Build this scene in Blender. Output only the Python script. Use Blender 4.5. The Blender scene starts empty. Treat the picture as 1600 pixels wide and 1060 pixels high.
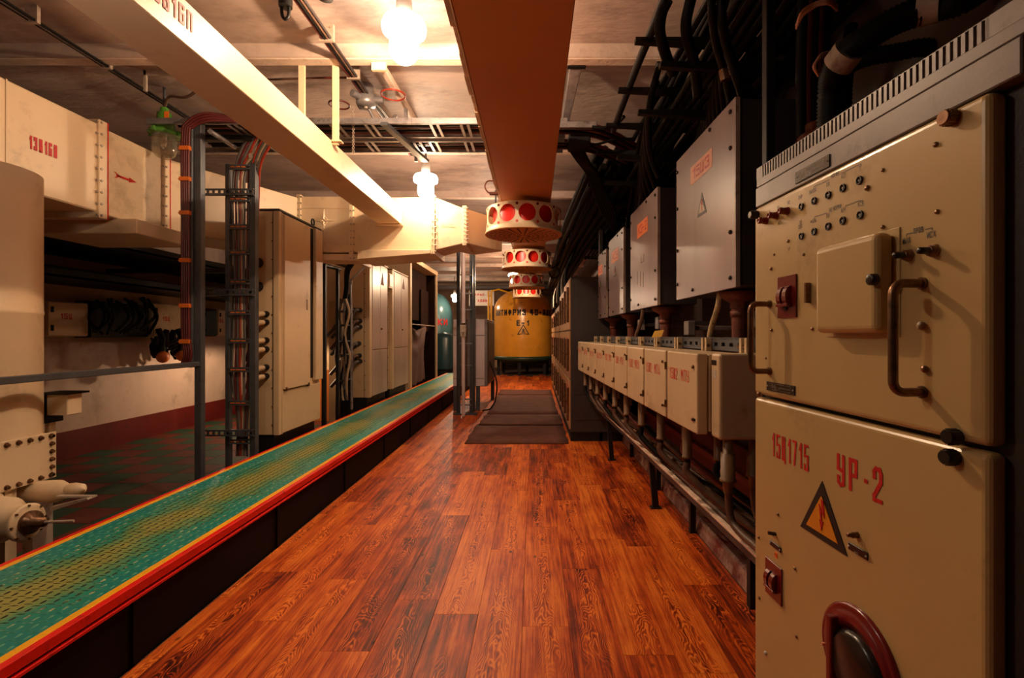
import bpy, math, random
from mathutils import Vector, Matrix, Quaternion
random.seed(7)
PI = math.pi
S = bpy.context.scene
C = S.collection
H = 1.4                       # eye height (m)

# ------------------------------------------------------------------ camera, world, exposure
cam = bpy.data.objects.new('camera', bpy.data.cameras.new('camera'))
C.objects.link(cam)
cam.location = (0, 0, H)
cam.rotation_euler = (PI/2, 0, 0)
cam.data.sensor_width = 36
cam.data.lens = 36*760/1600
cam.data.shift_x = -35/1600
cam.data.shift_y = -6/1600
cam.data.clip_start = 0.05
cam.data.clip_end = 100
S.camera = cam
S.view_settings.view_transform = 'Standard'
S.view_settings.look = 'None'
S.view_settings.exposure = 1.95
S.view_settings.gamma = 1
S.view_settings.use_curve_mapping = False
W = bpy.data.worlds.new('world'); S.world = W
W.use_nodes = True
W.node_tree.nodes['Background'].inputs[0].default_value = (1, 0.6, 0.4, 1)
W.node_tree.nodes['Background'].inputs[1].default_value = 0.002

LAMP_COL = (1.0, 0.66, 0.39)
def bulb_light(name, loc, power, radius=0.035, col=LAMP_COL):
    l = bpy.data.lights.new(name, 'POINT'); l.energy = power; l.color = col; l.shadow_soft_size = radius
    o = bpy.data.objects.new(name, l); o.location = loc; C.objects.link(o)
    return o
# bulbs of ceiling lamps, then added fill lamps (fittings built further down)
bulb_light('ceiling_or_added_bulb', (-0.83, 3.10, 3.28), 185)
bulb_light('ceiling_or_added_bulb', (-1.24, 5.55, 3.10), 85)
bulb_light('ceiling_or_added_bulb', (-2.95, 18.0, 2.77), 110)
bulb_light('ceiling_or_added_bulb', (-1.9, 10.5, 3.45), 60)  # added lamp, hidden from view, to light the far aisle
bulb_light('ceiling_or_added_bulb', (-0.55, 12.8, 2.90), 330)  # added lamp behind the third diffuser, brightens the ochre tank
bulb_light('ceiling_or_added_bulb', (-1.6, 1.05, 2.4), 2.2)  # out-of-view lamp added to give the cabinet handles a second shadow
bulb_light('added_low_bulb', (-4.2, 7.5, 1.31), 42, .02)  # added unseen lamp in the left bay, lights the lower side wall
bulb_light('ceiling_or_added_bulb', (-0.58, 7.3, 2.95), 45)  # added hidden lamp to brighten the post cluster and far floor

# ------------------------------------------------------------------ pixel-free geometry helpers
def at_y(px, py, Y):
    """point at depth Y that the photograph shows at (px, py)"""
    return Vector(((px-835)*Y/760, Y, H+(524-py)*Y/760))
def at_x(px, py, X):
    Y = X*760/(px-835)
    return at_y(px, py, Y)
def at_z(px, py, Z):
    Y = (Z-H)*760/(524-py)
    return at_y(px, py, Y)

class MB:
    def __init__(s): s.v = []; s.f = []; s.sm = []
    def add(s, vs, fs, smooth=False, M=None):
        o = len(s.v)
        for p in vs:
            p = Vector(p)
            s.v.append(M @ p if M else p)
        for f in fs:
            s.f.append([i+o for i in f]); s.sm.append(smooth)
        return s
    def box(s, x0, x1, y0, y1, z0, z1, M=None):
        v = [(x0,y0,z0),(x1,y0,z0),(x1,y1,z0),(x0,y1,z0),(x0,y0,z1),(x1,y0,z1),(x1,y1,z1),(x0,y1,z1)]
        return s.add(v, [(0,3,2,1),(4,5,6,7),(0,1,5,4),(1,2,6,5),(2,3,7,6),(3,0,4,7)], False, M)
    def cbox(s, c, d, M=None):
        return s.box(c[0]-d[0]/2, c[0]+d[0]/2, c[1]-d[1]/2, c[1]+d[1]/2, c[2]-d[2]/2, c[2]+d[2]/2, M)
    def hexa(s, v): # eight corners, bottom loop then top loop
        return s.add(v, [(0,3,2,1),(4,5,6,7),(0,1,5,4),(1,2,6,5),(2,3,7,6),(3,0,4,7)])
    def quad(s, *v): return s.add(v, [tuple(range(len(v)))])
    def tube(s, pts, r, n=8, cap=True):
        pts = [Vector(p) for p in pts]
        rs = r if isinstance(r, (list, tuple)) else [r]*len(pts)
        T = []
        for i in range(len(pts)):
            a = pts[max(i-1, 0)]; b = pts[min(i+1, len(pts)-1)]
            T.append((b-a).normalized())
        up = Vector((0, 0, 1)) if abs(T[0].z) < .9 else Vector((1, 0, 0))
        N = (up - T[0]*up.dot(T[0])).normalized()
        vs = []
        for i, p in enumerate(pts):
            if i:
                N = N - T[i]*N.dot(T[i])
                N = N.normalized() if N.length > 1e-6 else T[i].orthogonal().normalized()
            B = T[i].cross(N)
            for k in range(n):
                a = 2*PI*k/n
                vs.append(p + (N*math.cos(a)+B*math.sin(a))*rs[i])
        fs = []
        for i in range(len(pts)-1):
            for k in range(n):
                k2 = (k+1) % n
                fs.append((i*n+k, i*n+k2, (i+1)*n+k2, (i+1)*n+k))
        s.add(vs, fs, True)
        if cap:
            L = (len(pts)-1)*n
            s.add(vs[:n], [tuple(range(n))[::-1]]); s.add(vs[L:L+n], [tuple(range(n))])
        return s
    def cyl(s, a, b, r, n=16, r2=None): return s.tube([a, b], [r, r2 if r2 is not None else r], n)
    def lathe(s, prof, c=(0,0,0), axis='z', n=24, M=None, smooth=True):
        vs = []
        for r, h in prof:
            for k in range(n):
                a = 2*PI*k/n
                if axis == 'z': p = (c[0]+r*math.cos(a), c[1]+r*math.sin(a), c[2]+h)
                elif axis == 'y': p = (c[0]+r*math.cos(a), c[1]+h, c[2]-r*math.sin(a))
                else: p = (c[0]+h, c[1]+r*math.cos(a), c[2]+r*math.sin(a))
                vs.append(p)
        fs = []
        for i in range(len(prof)-1):
            for k in range(n):
                k2 = (k+1) % n
                fs.append((i*n+k, i*n+k2, (i+1)*n+k2, (i+1)*n+k))
        s.add(vs, fs, smooth, M)
        if prof[0][0] > 1e-5: s.add(vs[:n], [tuple(range(n))[::-1]], False, M)
        if prof[-1][0] > 1e-5: s.add(vs[-n:], [tuple(range(n))], False, M)
        return s
    def prism(s, poly, y0, y1, M=None):     # polygon in local x,z extruded along y
        n = len(poly)
        vs = [(x, y0, z) for x, z in poly] + [(x, y1, z) for x, z in poly]
        fs = [tuple(range(n)), tuple(range(n, 2*n))[::-1]] + [((i+1) % n, i, i+n, (i+1) % n+n) for i in range(n)]
        return s.add(vs, fs, False, M)
    def torus(s, c, R, r, axis='z', n=24, m=8, a0=0, a1=2*PI):
        pts = []
        for k in range(n+1):
            a = a0+(a1-a0)*k/n
            d = {'z': (math.cos(a), math.sin(a), 0), 'y': (math.cos(a), 0, math.sin(a)), 'x': (0, math.cos(a), math.sin(a))}[axis]
            pts.append(Vector(c)+Vector(d)*R)
        return s.tube(pts, r, m, cap=(a1-a0) < 2*PI-.01)

def smooth_path(pts, k=6):      # Catmull-Rom
    pts = [Vector(p) for p in pts]
    P = [pts[0]*2-pts[1]] + pts + [pts[-1]*2-pts[-2]]
    out = []
    for i in range(1, len(P)-2):
        for j in range(k):
            t = j/k
            a, b, c, d = P[i-1], P[i], P[i+1], P[i+2]
            out.append(((b*2)+(c-a)*t+(a*2-b*5+c*4-d)*t*t+(b*3-a-c*3+d)*t**3)*.5)
    out.append(pts[-1])
    return out

BASE = {}
def tag(o, label=None, cat=None, group=None, kind=None):
    if label: o['label'] = label
    if cat: o['category'] = cat
    if group: o['group'] = group
    if kind: o['kind'] = kind
    return o
def thing(name, label, cat, loc=(0,0,0), rz=0, group=None, world=False):
    o = bpy.data.objects.new(name, None); C.objects.link(o)
    o.empty_display_size = .1
    o.location = loc; o.rotation_euler = (0, 0, rz)
    BASE[o.name] = Vector(loc) if world else Vector((0, 0, 0))
    return tag(o, label, cat, group)
def part(name, mb, mat, parent=None, bevel=0, seg=1, label=None, origin=None, kind=None):
    off = Vector(origin) if origin is not None else (BASE.get(parent.name, Vector()) if parent else Vector())
    me = bpy.data.meshes.new(name)
    me.from_pydata([tuple(p-off) for p in mb.v], [], mb.f)
    me.polygons.foreach_set('use_smooth', mb.sm)
    me.materials.append(mat)
    me.update()
    o = bpy.data.objects.new(name, me); C.objects.link(o)
    if parent:
        o.parent = parent
        BASE[o.name] = off
    elif origin is not None:
        o.location = off
    if bevel:
        m = o.modifiers.new('bevel', 'BEVEL'); m.width = bevel; m.segments = seg; m.limit_method = 'ANGLE'; m.angle_limit = .7
    if label: o['label'] = label
    if kind: o['kind'] = kind
    return o
def solo(name, mb, mat, label, cat, origin, group=None, bevel=0, seg=1):
    return tag(part(name, mb, mat, None, bevel, seg, origin=origin), label, cat, group)
def struct(name, mb, mat, bevel=0, parent=None):
    o = part(name, mb, mat, parent, bevel); o['kind'] = 'structure'; return o
def copy_tree(o, parent=None):
    c = o.copy(); C.objects.link(c); c.parent = parent
    for ch in o.children: copy_tree(ch, c)
    return c

# ------------------------------------------------------------------ materials
def _n(nt, t, **kw):
    n = nt.nodes.new(t)
    for k, v in kw.items(): setattr(n, k, v)
    return n
MATS = {}
def paint(name, col, rough=.5, metal=0, var=.12, scale=3.0, dark=None, dirt=0.0, dscale=5.0, bump=.02, bscale=40, spec=.5, coat=0, stretch=(1,1,1)):
    """paint / metal / rubber: base colour with soft mottling, patches of dirt or rust, fine relief"""
    m = bpy.data.materials.new(name); m.use_nodes = True; nt = m.node_tree
    b = nt.nodes['Principled BSDF']; L = nt.links.new
    tc = _n(nt, 'ShaderNodeTexCoord'); mp = _n(nt, 'ShaderNodeMapping'); mp.inputs['Scale'].default_value = stretch
    oi = _n(nt, 'ShaderNodeObjectInfo'); va = _n(nt, 'ShaderNodeVectorMath', operation='SCALE'); va.inputs[0].default_value = (7, 13, 5)
    L(oi.outputs['Random'], va.inputs['Scale']); L(tc.outputs['Object'], mp.inputs[0])
    ad = _n(nt, 'ShaderNodeVectorMath', operation='ADD'); L(mp.outputs[0], ad.inputs[0]); L(va.outputs[0], ad.inputs[1])
    n1 = _n(nt, 'ShaderNodeTexNoise'); n1.inputs['Scale'].default_value = scale; n1.inputs['Detail'].default_value = 5; n1.inputs['Roughness'].default_value = .6
    L(ad.outputs[0], n1.inputs['Vector'])
    r1 = _n(nt, 'ShaderNodeValToRGB')
    c0 = [c*(1-var) for c in col]; c1 = [min(c*(1+var), 1) for c in col]
    r1.color_ramp.elements[0].color = (*c0, 1); r1.color_ramp.elements[1].color = (*c1, 1)
    r1.color_ramp.elements[0].position = .3; r1.color_ramp.elements[1].position = .7
    L(n1.outputs['Fac'], r1.inputs[0]); out = r1.outputs[0]
    if dirt > 0:
        n2 = _n(nt, 'ShaderNodeTexNoise'); n2.inputs['Scale'].default_value = dscale; n2.inputs['Detail'].default_value = 8; n2.inputs['Roughness'].default_value = .7
        L(ad.outputs[0], n2.inputs['Vector'])
        r2 = _n(nt, 'ShaderNodeValToRGB')
        r2.color_ramp.elements[0].position = .62-dirt*.3; r2.color_ramp.elements[1].position = .72
        L(n2.outputs['Fac'], r2.inputs[0])
        mx = _n(nt, 'ShaderNodeMixRGB'); mx.inputs[2].default_value = (*(dark or [c*.3 for c in col]), 1)
        L(r2.outputs[0], mx.inputs[0]); L(out, mx.inputs[1]); out = mx.outputs[0]
    L(out, b.inputs['Base Color'])
    b.inputs['Roughness'].default_value = rough; b.inputs['Metallic'].default_value = metal
    b.inputs['Specular IOR Level'].default_value = spec
    b.inputs['Coat Weight'].default_value = coat; b.inputs['Coat Roughness'].default_value = .25
    if bump:
        n3 = _n(nt, 'ShaderNodeTexNoise'); n3.inputs['Scale'].default_value = bscale; n3.inputs['Detail'].default_value = 4
        L(ad.outputs[0], n3.inputs['Vector'])
        bp = _n(nt, 'ShaderNodeBump'); bp.inputs['Strength'].default_value = min(bump*8, 1); bp.inputs['Distance'].default_value = bump*.1
        L(n3.outputs['Fac'], bp.inputs['Height']); L(bp.outputs[0], b.inputs['Normal'])
    MATS[name] = m
    return m
def glow(name, col, strength, clear=0.0):
    m = bpy.data.materials.new(name); m.use_nodes = True; nt = m.node_tree; nt.nodes.clear()
    e = _n(nt, 'ShaderNodeEmission'); e.inputs[0].default_value = (*col, 1); e.inputs[1].default_value = strength
    o = _n(nt, 'ShaderNodeOutputMaterial')
    if clear:
        t = _n(nt, 'ShaderNodeBsdfTransparent'); x = _n(nt, 'ShaderNodeMixShader'); x.inputs[0].default_value = 1-clear
        nt.links.new(t.outputs[0], x.inputs[1]); nt.links.new(e.outputs[0], x.inputs[2]); nt.links.new(x.outputs[0], o.inputs[0])
    else: nt.links.new(e.outputs[0], o.inputs[0])
    return m

cream = paint('cream_paint', (.62, .45, .27), .38, var=.06, scale=2, dirt=.12, dark=(.42, .30, .17), dscale=3, bump=.01)
duct_cream = paint('duct_cream_paint', (.74, .56, .36), .42, var=.07, scale=1.5, dirt=.2, dark=(.50, .36, .22), dscale=2.2, bump=.015, bscale=20)
panel_cream = paint('panel_enamel', (.50, .335, .14), .30, var=.05, scale=2.5, dirt=.05, dark=(.34, .22, .09), dscale=4, bump=.012, bscale=120, coat=.25)
box_cream = paint('box_enamel', (.58, .42, .25), .36, var=.07, scale=4, dirt=.16, dark=(.36, .24, .13), dscale=6, bump=.01)
grey_lilac = paint('grey_lilac_enamel', (.27, .19, .195), .36, var=.12, scale=3, dirt=.18, dark=(.20, .14, .13), dscale=5, bump=.008, bscale=30, coat=.3, stretch=(1, 1, .25))
hammer_grey = paint('grey_hammer_paint', (.20, .155, .145), .36, var=.2, scale=12, dirt=.15, dark=(.12, .09, .08), dscale=18, bump=.012, bscale=220)
dark_hammer = paint('dark_hammer_paint', (.055, .038, .030), .45, var=.25, scale=12, bump=.03, bscale=150)
side_grey = paint('dark_grey_paint', (.042, .033, .034), .42, var=.15, scale=5, bump=.01)
steel = paint('blue_grey_steel', (.075, .078, .088), .42, .25, var=.2, scale=8, dirt=.15, dark=(.05, .03, .02), dscale=15)
tray_steel = paint('galvanised_steel', (.30, .28, .29), .35, .55, var=.25, scale=12, dirt=.25, dark=(.10, .06, .05), dscale=14)
pale_metal = paint('pale_painted_metal', (.42, .33, .26), .42, .1, var=.18, scale=10, dirt=.2, dark=(.16, .09, .06), dscale=18)
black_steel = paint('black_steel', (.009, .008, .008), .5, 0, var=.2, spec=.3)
rubber = paint('black_rubber', (.0035, .0025, .0022), .6, var=.2, bump=.03, spec=.22)
red_cable = paint('dark_red_cable', (.10, .014, .012), .35, var=.25, bump=0)
red_bright = paint('bright_red_cable', (.34, .035, .015), .35, var=.2, bump=0)
grey_cable = paint('grey_cable', (.10, .085, .078), .4, var=.25, bump=0)
pale_cable = paint('pale_cable', (.36, .26, .17), .45, var=.2, bump=0)
brown_cable = paint('brown_cable', (.10, .05, .03), .45, var=.3, scale=12, dirt=.2, dark=(.22, .13, .08), dscale=30, bump=.03)
orange_clip = paint('orange_clip', (.75, .17, .02), .5, var=.15)
red_mark = paint('red_stencil_paint', (.52, .008, .008), .5, var=.18, scale=30, bump=0)
dull_red = paint('dull_red_paint', (.62, .020, .010), .5, var=.2, scale=20, bump=0)
ink = paint('black_ink', (.012, .01, .01), .5, var=0, bump=0)
bakelite = paint('black_bakelite', (.018, .012, .010), .25, var=.1, bump=0)
maroon = paint('maroon_plastic', (.16, .010, .010), .22, var=.12, bump=0, coat=.3)
red_knob = paint('red_plastic', (.20, .012, .010), .2, var=.1, bump=0, coat=.4)
bronze = paint('worn_bronze', (.20, .10, .05), .32, .7, var=.3, scale=18, dirt=.5, dark=(.05, .028, .018), dscale=35, bump=.03)
screw_metal = paint('bronze_screw', (.34, .20, .12), .3, .85, var=.2, bump=0)
white_dot = paint('white_enamel_dot', (.55, .5, .45), .35, var=.1, bump=0)
sign_yellow = paint('sign_yellow', (.70, .24, .015), .4, var=.08, bump=0)
orange_label = paint('orange_label', (.95, .22, .02), .5, var=.08, bump=0)
salmon_label = paint('faded_orange_label', (.80, .36, .22), .5, var=.15, scale=20, bump=0)
tag_yellow = paint('yellow_card', (.70, .38, .06), .6, var=.1, bump=0)
rust = paint('rust_primer', (.17, .034, .014), .65, .1, var=.35, scale=14, dirt=.35, dark=(.07, .025, .015), dscale=22, bump=.06, bscale=60)
tank_yellow = paint('tank_ochre', (.82, .38, .035), .22, var=.12, scale=1.5, dirt=.12, dark=(.36, .12, .015), dscale=2, coat=.5, bump=.01)
tank_green = paint('tank_green', (.025, .06, .03), .4, var=.2)
tank_blue = paint('tank_teal', (.05, .13, .15), .3, var=.15)
walk_red = paint('edge_red', (.85, .008, .004), .4, var=.12, scale=8, dirt=.1, dark=(.25, .01, .01), dscale=12, bump=.02)
walk_yellow = paint('edge_yellow', (1.0, .46, .008), .4, var=.08, scale=8, dirt=.12, dark=(.35, .14, .02), dscale=30, bump=.02)
walk_black = paint('walkway_black', (.005, .0035, .003), .7, var=.3, spec=.15)
mat_rubber = paint('brown_rubber_mat', (.12, .036, .020), .9, var=.3, scale=6, dirt=.2, dark=(.10, .055, .035), dscale=4, bump=.05, bscale=14)
duct_orange = paint('duct_ochre_brown', (.56, .20, .05), .45, var=.10, scale=1.2, dirt=.1, dark=(.40, .17, .07), dscale=2, bump=.01)
red_lining = paint('red_filter_lining', (.75, .020, .012), .35, var=.06, bump=0)
green_enamel = paint('green_lamp_enamel', (.08, .26, .03), .25, var=.2, coat=.3, bump=0)
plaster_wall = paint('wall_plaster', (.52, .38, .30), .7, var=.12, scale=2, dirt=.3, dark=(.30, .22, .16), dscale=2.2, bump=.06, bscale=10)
dado_red = paint('dado_dark_red', (.13, .008, .006), .5, var=.2, scale=3, dirt=.2, dark=(.05, .01, .01), dscale=6, bump=.03)
far_wall = paint('far_wall_paint', (.34, .20, .13), .7, var=.2)
row_lilac = paint('row_door_enamel', (.46, .35, .29), .30, var=.12, scale=3, dirt=.2, dark=(.28, .2, .16), dscale=4, bump=.008, stretch=(1, 1, .2))
gland_tan = paint('gland_tan', (.17, .085, .032), .45, var=.2, scale=15, dirt=.25, dark=(.15, .09, .05), dscale=20, bump=.02)
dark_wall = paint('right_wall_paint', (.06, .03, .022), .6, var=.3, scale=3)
ceil_mat = paint('ceiling_plaster', (.50, .385, .33), .62, var=.20, scale=1.1, dirt=.42, dark=(.24, .17, .145), dscale=1.3, bump=.10, bscale=9, stretch=(1, 2.2, 1))
beam_mat = paint('ceiling_beam_plaster', (.74, .58, .47), .6, var=.12, scale=5, dirt=.15, dark=(.30, .20, .15), dscale=9, bump=.08, bscale=25)
slab = paint('concrete_slab', (.08, .05, .035), .8, var=.2)
curb_mat = paint('worn_red_curb', (.14, .014, .010), .5, var=.3, scale=8, dirt=.75, dark=(.55, .38, .30), dscale=7, bump=.12, bscale=25)
wood_dark = paint('dark_brown_wood', (.020, .007, .004), .85, spec=.1, var=.3, stretch=(1, 1, .2), scale=8)
cloth = paint('brown_cloth', (.10, .045, .035), .75, var=.2, bump=.05, bscale=200)
orange_panel = paint('orange_painted_panel', (.46, .13, .02), .5, var=.15)
glass_dim = None

def floor_wood():
    """printed oak figure: arched cathedral lines up the middle of each plank, straight streaks beside them, knots"""
    m = bpy.data.materials.new('printed_wood_planks'); m.use_nodes = True; nt = m.node_tree
    b = nt.nodes['Principled BSDF']; L = nt.links.new
    tc = _n(nt, 'ShaderNodeTexCoord'); oi = _n(nt, 'ShaderNodeObjectInfo')
    sc = _n(nt, 'ShaderNodeVectorMath', operation='SCALE'); sc.inputs[0].default_value = (37, 91, 11); L(oi.outputs['Random'], sc.inputs['Scale'])
    ad = _n(nt, 'ShaderNodeVectorMath', operation='ADD'); L(tc.outputs['Object'], ad.inputs[0]); L(sc.outputs[0], ad.inputs[1])
    sx = _n(nt, 'ShaderNodeSeparateXYZ'); L(tc.outputs['Object'], sx.inputs[0])
    def M(op, a, b_=None, c=None):
        n = _n(nt, 'ShaderNodeMath', operation=op)
        for k, v in enumerate((a, b_, c)):
            if v is None: continue
            if isinstance(v, (int, float)): n.inputs[k].default_value = v
            else: L(v, n.inputs[k])
        return n.outputs[0]
    def noise(scale, det=3, rough=.5, dist=0):
        mp = _n(nt, 'ShaderNodeMapping'); mp.inputs['Scale'].default_value = (*scale, 1); L(ad.outputs[0], mp.inputs[0])
        n = _n(nt, 'ShaderNodeTexNoise'); n.inputs['Scale'].default_value = 1; n.inputs['Detail'].default_value = det; n.inputs['Roughness'].default_value = rough; n.inputs['Distortion'].default_value = dist
        L(mp.outputs[0], n.inputs['Vector']); return n.outputs['Fac']
    wander = noise((.1, 2.2), 2)
    xo = M('ADD', sx.outputs['X'], M('MULTIPLY_ADD', wander, .16, -.08))
    x2 = M('POWER', M('ABSOLUTE', M('MULTIPLY', xo, 18)), 1.6)
    big = noise((9, 3.2), 2.5, .55)
    ph = M('ADD', M('MULTIPLY_ADD', sx.outputs['Y'], 7.5, M('MULTIPLY', x2, 2.2)), M('MULTIPLY', big, 9))
    fine = noise((50, 14), 4, .6)
    ph = M('ADD', ph, M('MULTIPLY', fine, .55))
    fr = M('FRACT', M('MULTIPLY', ph, 1.7))
    tri = M('ABSOLUTE', M('MULTIPLY_ADD', fr, 2, -1))
    mask = M('MULTIPLY', M('SUBTRACT', 1.0, M('MINIMUM', M('MULTIPLY', x2, .42), 1.0)), M('MINIMUM', M('MAXIMUM', M('MULTIPLY_ADD', noise((3, 1.7), 2), 6, -2.1), 0.0), 1.0))
    fig = M('MULTIPLY', M('POWER', tri, 2.2), mask)
    streak = noise((75, 2.6), 7, .7)
    wide = noise((13, 1.1), 3, .6, .4)
    blot = noise((5, 3.0), 4, .6)
    t = M('MULTIPLY_ADD', streak, .95, -.60)
    t = M('MULTIPLY_ADD', wide, .55, t)
    t = M('MULTIPLY_ADD', blot, .50, t)
    t = M('MULTIPLY_ADD', fig, .42, t)
    t = M('MULTIPLY_ADD', mask, -.10, t)
    t = M('MULTIPLY_ADD', oi.outputs['Random'], .22, t)
    cr = _n(nt, 'ShaderNodeValToRGB'); e = cr.color_ramp.elements
    e[0].position = .20; e[0].color = (.035, .004, .002, 1); e[1].position = .76; e[1].color = (.86, .23, .028, 1)
    x = e.new(.37); x.color = (.20, .020, .003, 1); x = e.new(.53); x.color = (.54, .075, .006, 1)
    L(t, cr.inputs[0])
    vo = _n(nt, 'ShaderNodeTexVoronoi'); vo.inputs['Scale'].default_value = 1; mk = _n(nt, 'ShaderNodeMapping'); mk.inputs['Scale'].default_value = (7, 4.2, 1)
    L(ad.outputs[0], mk.inputs[0]); L(mk.outputs[0], vo.inputs['Vector'])
    kr = _n(nt, 'ShaderNodeValToRGB'); kr.color_ramp.elements[0].position = .03; kr.color_ramp.elements[1].position = .10
    kr.color_ramp.elements[0].color = (.10, .06, .05, 1); L(vo.outputs['Distance'], kr.inputs[0])
    mm = _n(nt, 'ShaderNodeMixRGB', blend_type='MULTIPLY'); mm.inputs[0].default_value = 1; L(cr.outputs[0], mm.inputs[1]); L(kr.outputs[0], mm.inputs[2])
    L(mm.outputs[0], b.inputs['Base Color'])
    b.inputs['Roughness'].default_value = .42; b.inputs['Specular IOR Level'].default_value = .35
    return m
wood = floor_wood()

def tread_green(lug=False):
    """green deck paint worn through to olive and dirt along the trodden middle"""
    m = bpy.data.materials.new('deck_lug_paint' if lug else 'deck_green_paint'); m.use_nodes = True; nt = m.node_tree
    b = nt.nodes['Principled BSDF']; L = nt.links.new
    tc = _n(nt, 'ShaderNodeTexCoord'); sx = _n(nt, 'ShaderNodeSeparateXYZ'); L(tc.outputs['Object'], sx.inputs[0])
    n1 = _n(nt, 'ShaderNodeTexNoise'); n1.inputs['Scale'].default_value = 2.2; n1.inputs['Detail'].default_value = 7; n1.inputs['Roughness'].default_value = .65; L(tc.outputs['Object'], n1.inputs['Vector'])
    n2 = _n(nt, 'ShaderNodeTexNoise'); n2.inputs['Scale'].default_value = 30; n2.inputs['Detail'].default_value = 4; L(tc.outputs['Object'], n2.inputs['Vector'])
    ab = _n(nt, 'ShaderNodeMath', operation='ABSOLUTE'); L(sx.outputs['X'], ab.inputs[0])
    w = _n(nt, 'ShaderNodeMath', operation='MULTIPLY_ADD'); w.inputs[1].default_value = -1.9; w.inputs[2].default_value = .38; L(ab.outputs[0], w.inputs[0])
    w2 = _n(nt, 'ShaderNodeMath', operation='ADD'); L(w.outputs[0], w2.inputs[0]); L(n1.outputs['Fac'], w2.inputs[1])
    w3 = _n(nt, 'ShaderNodeMath', operation='MULTIPLY_ADD'); w3.inputs[1].default_value = .25; L(n2.outputs['Fac'], w3.inputs[0]); L(w2.outputs[0], w3.inputs[2])
    r = _n(nt, 'ShaderNodeValToRGB'); e = r.color_ramp.elements
    if lug:
        e[0].position = .56; e[0].color = (.10, .34, .22, 1); e[1].position = .72; e[1].color = (.008, .007, .005, 1)
        x = e.new(.61); x.color = (.50, .50, .26, 1); x = e.new(.655); x.color = (.03, .03, .015, 1)
    else:
        e[0].position = .50; e[0].color = (.004, .22, .20, 1); e[1].position = .98; e[1].color = (.30, .30, .07, 1)
        x = e.new(.66); x.color = (.01, .26, .18, 1); x = e.new(.82); x.color = (.15, .29, .10, 1)
    L(w3.outputs[0], r.inputs[0]); L(r.outputs[0], b.inputs['Base Color'])
    b.inputs['Roughness'].default_value = .42
    return m
deck_green = tread_green(); deck_lug = tread_green(True)

def clear_glass(name, tint, mix):
    m = bpy.data.materials.new(name); m.use_nodes = True; nt = m.node_tree; nt.nodes.clear()
    g = _n(nt, 'ShaderNodeBsdfGlossy'); g.inputs['Roughness'].default_value = .08; g.inputs['Color'].default_value = (.9, .85, .75, 1)
    t = _n(nt, 'ShaderNodeBsdfTransparent'); t.inputs['Color'].default_value = (*tint, 1)
    d = _n(nt, 'ShaderNodeBsdfDiffuse'); d.inputs['Color'].default_value = (.60, .55, .42, 1)
    x = _n(nt, 'ShaderNodeMixShader'); x.inputs[0].default_value = mix
    y = _n(nt, 'ShaderNodeMixShader'); y.inputs[0].default_value = .18
    o = _n(nt, 'ShaderNodeOutputMaterial')
    nt.links.new(t.outputs[0], x.inputs[1]); nt.links.new(d.outputs[0], x.inputs[2])
    nt.links.new(x.outputs[0], y.inputs[1]); nt.links.new(g.outputs[0], y.inputs[2]); nt.links.new(y.outputs[0], o.inputs[0])
    return m
glass_dim = clear_glass('dusty_lamp_glass', (.95, .93, .85), .28)
lit_glass = glow('lit_lamp_glass', (1, .88, .70), 7.0, .45)
bulb_hot = glow('lit_bulb', (1, .9, .75), 60)

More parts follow.
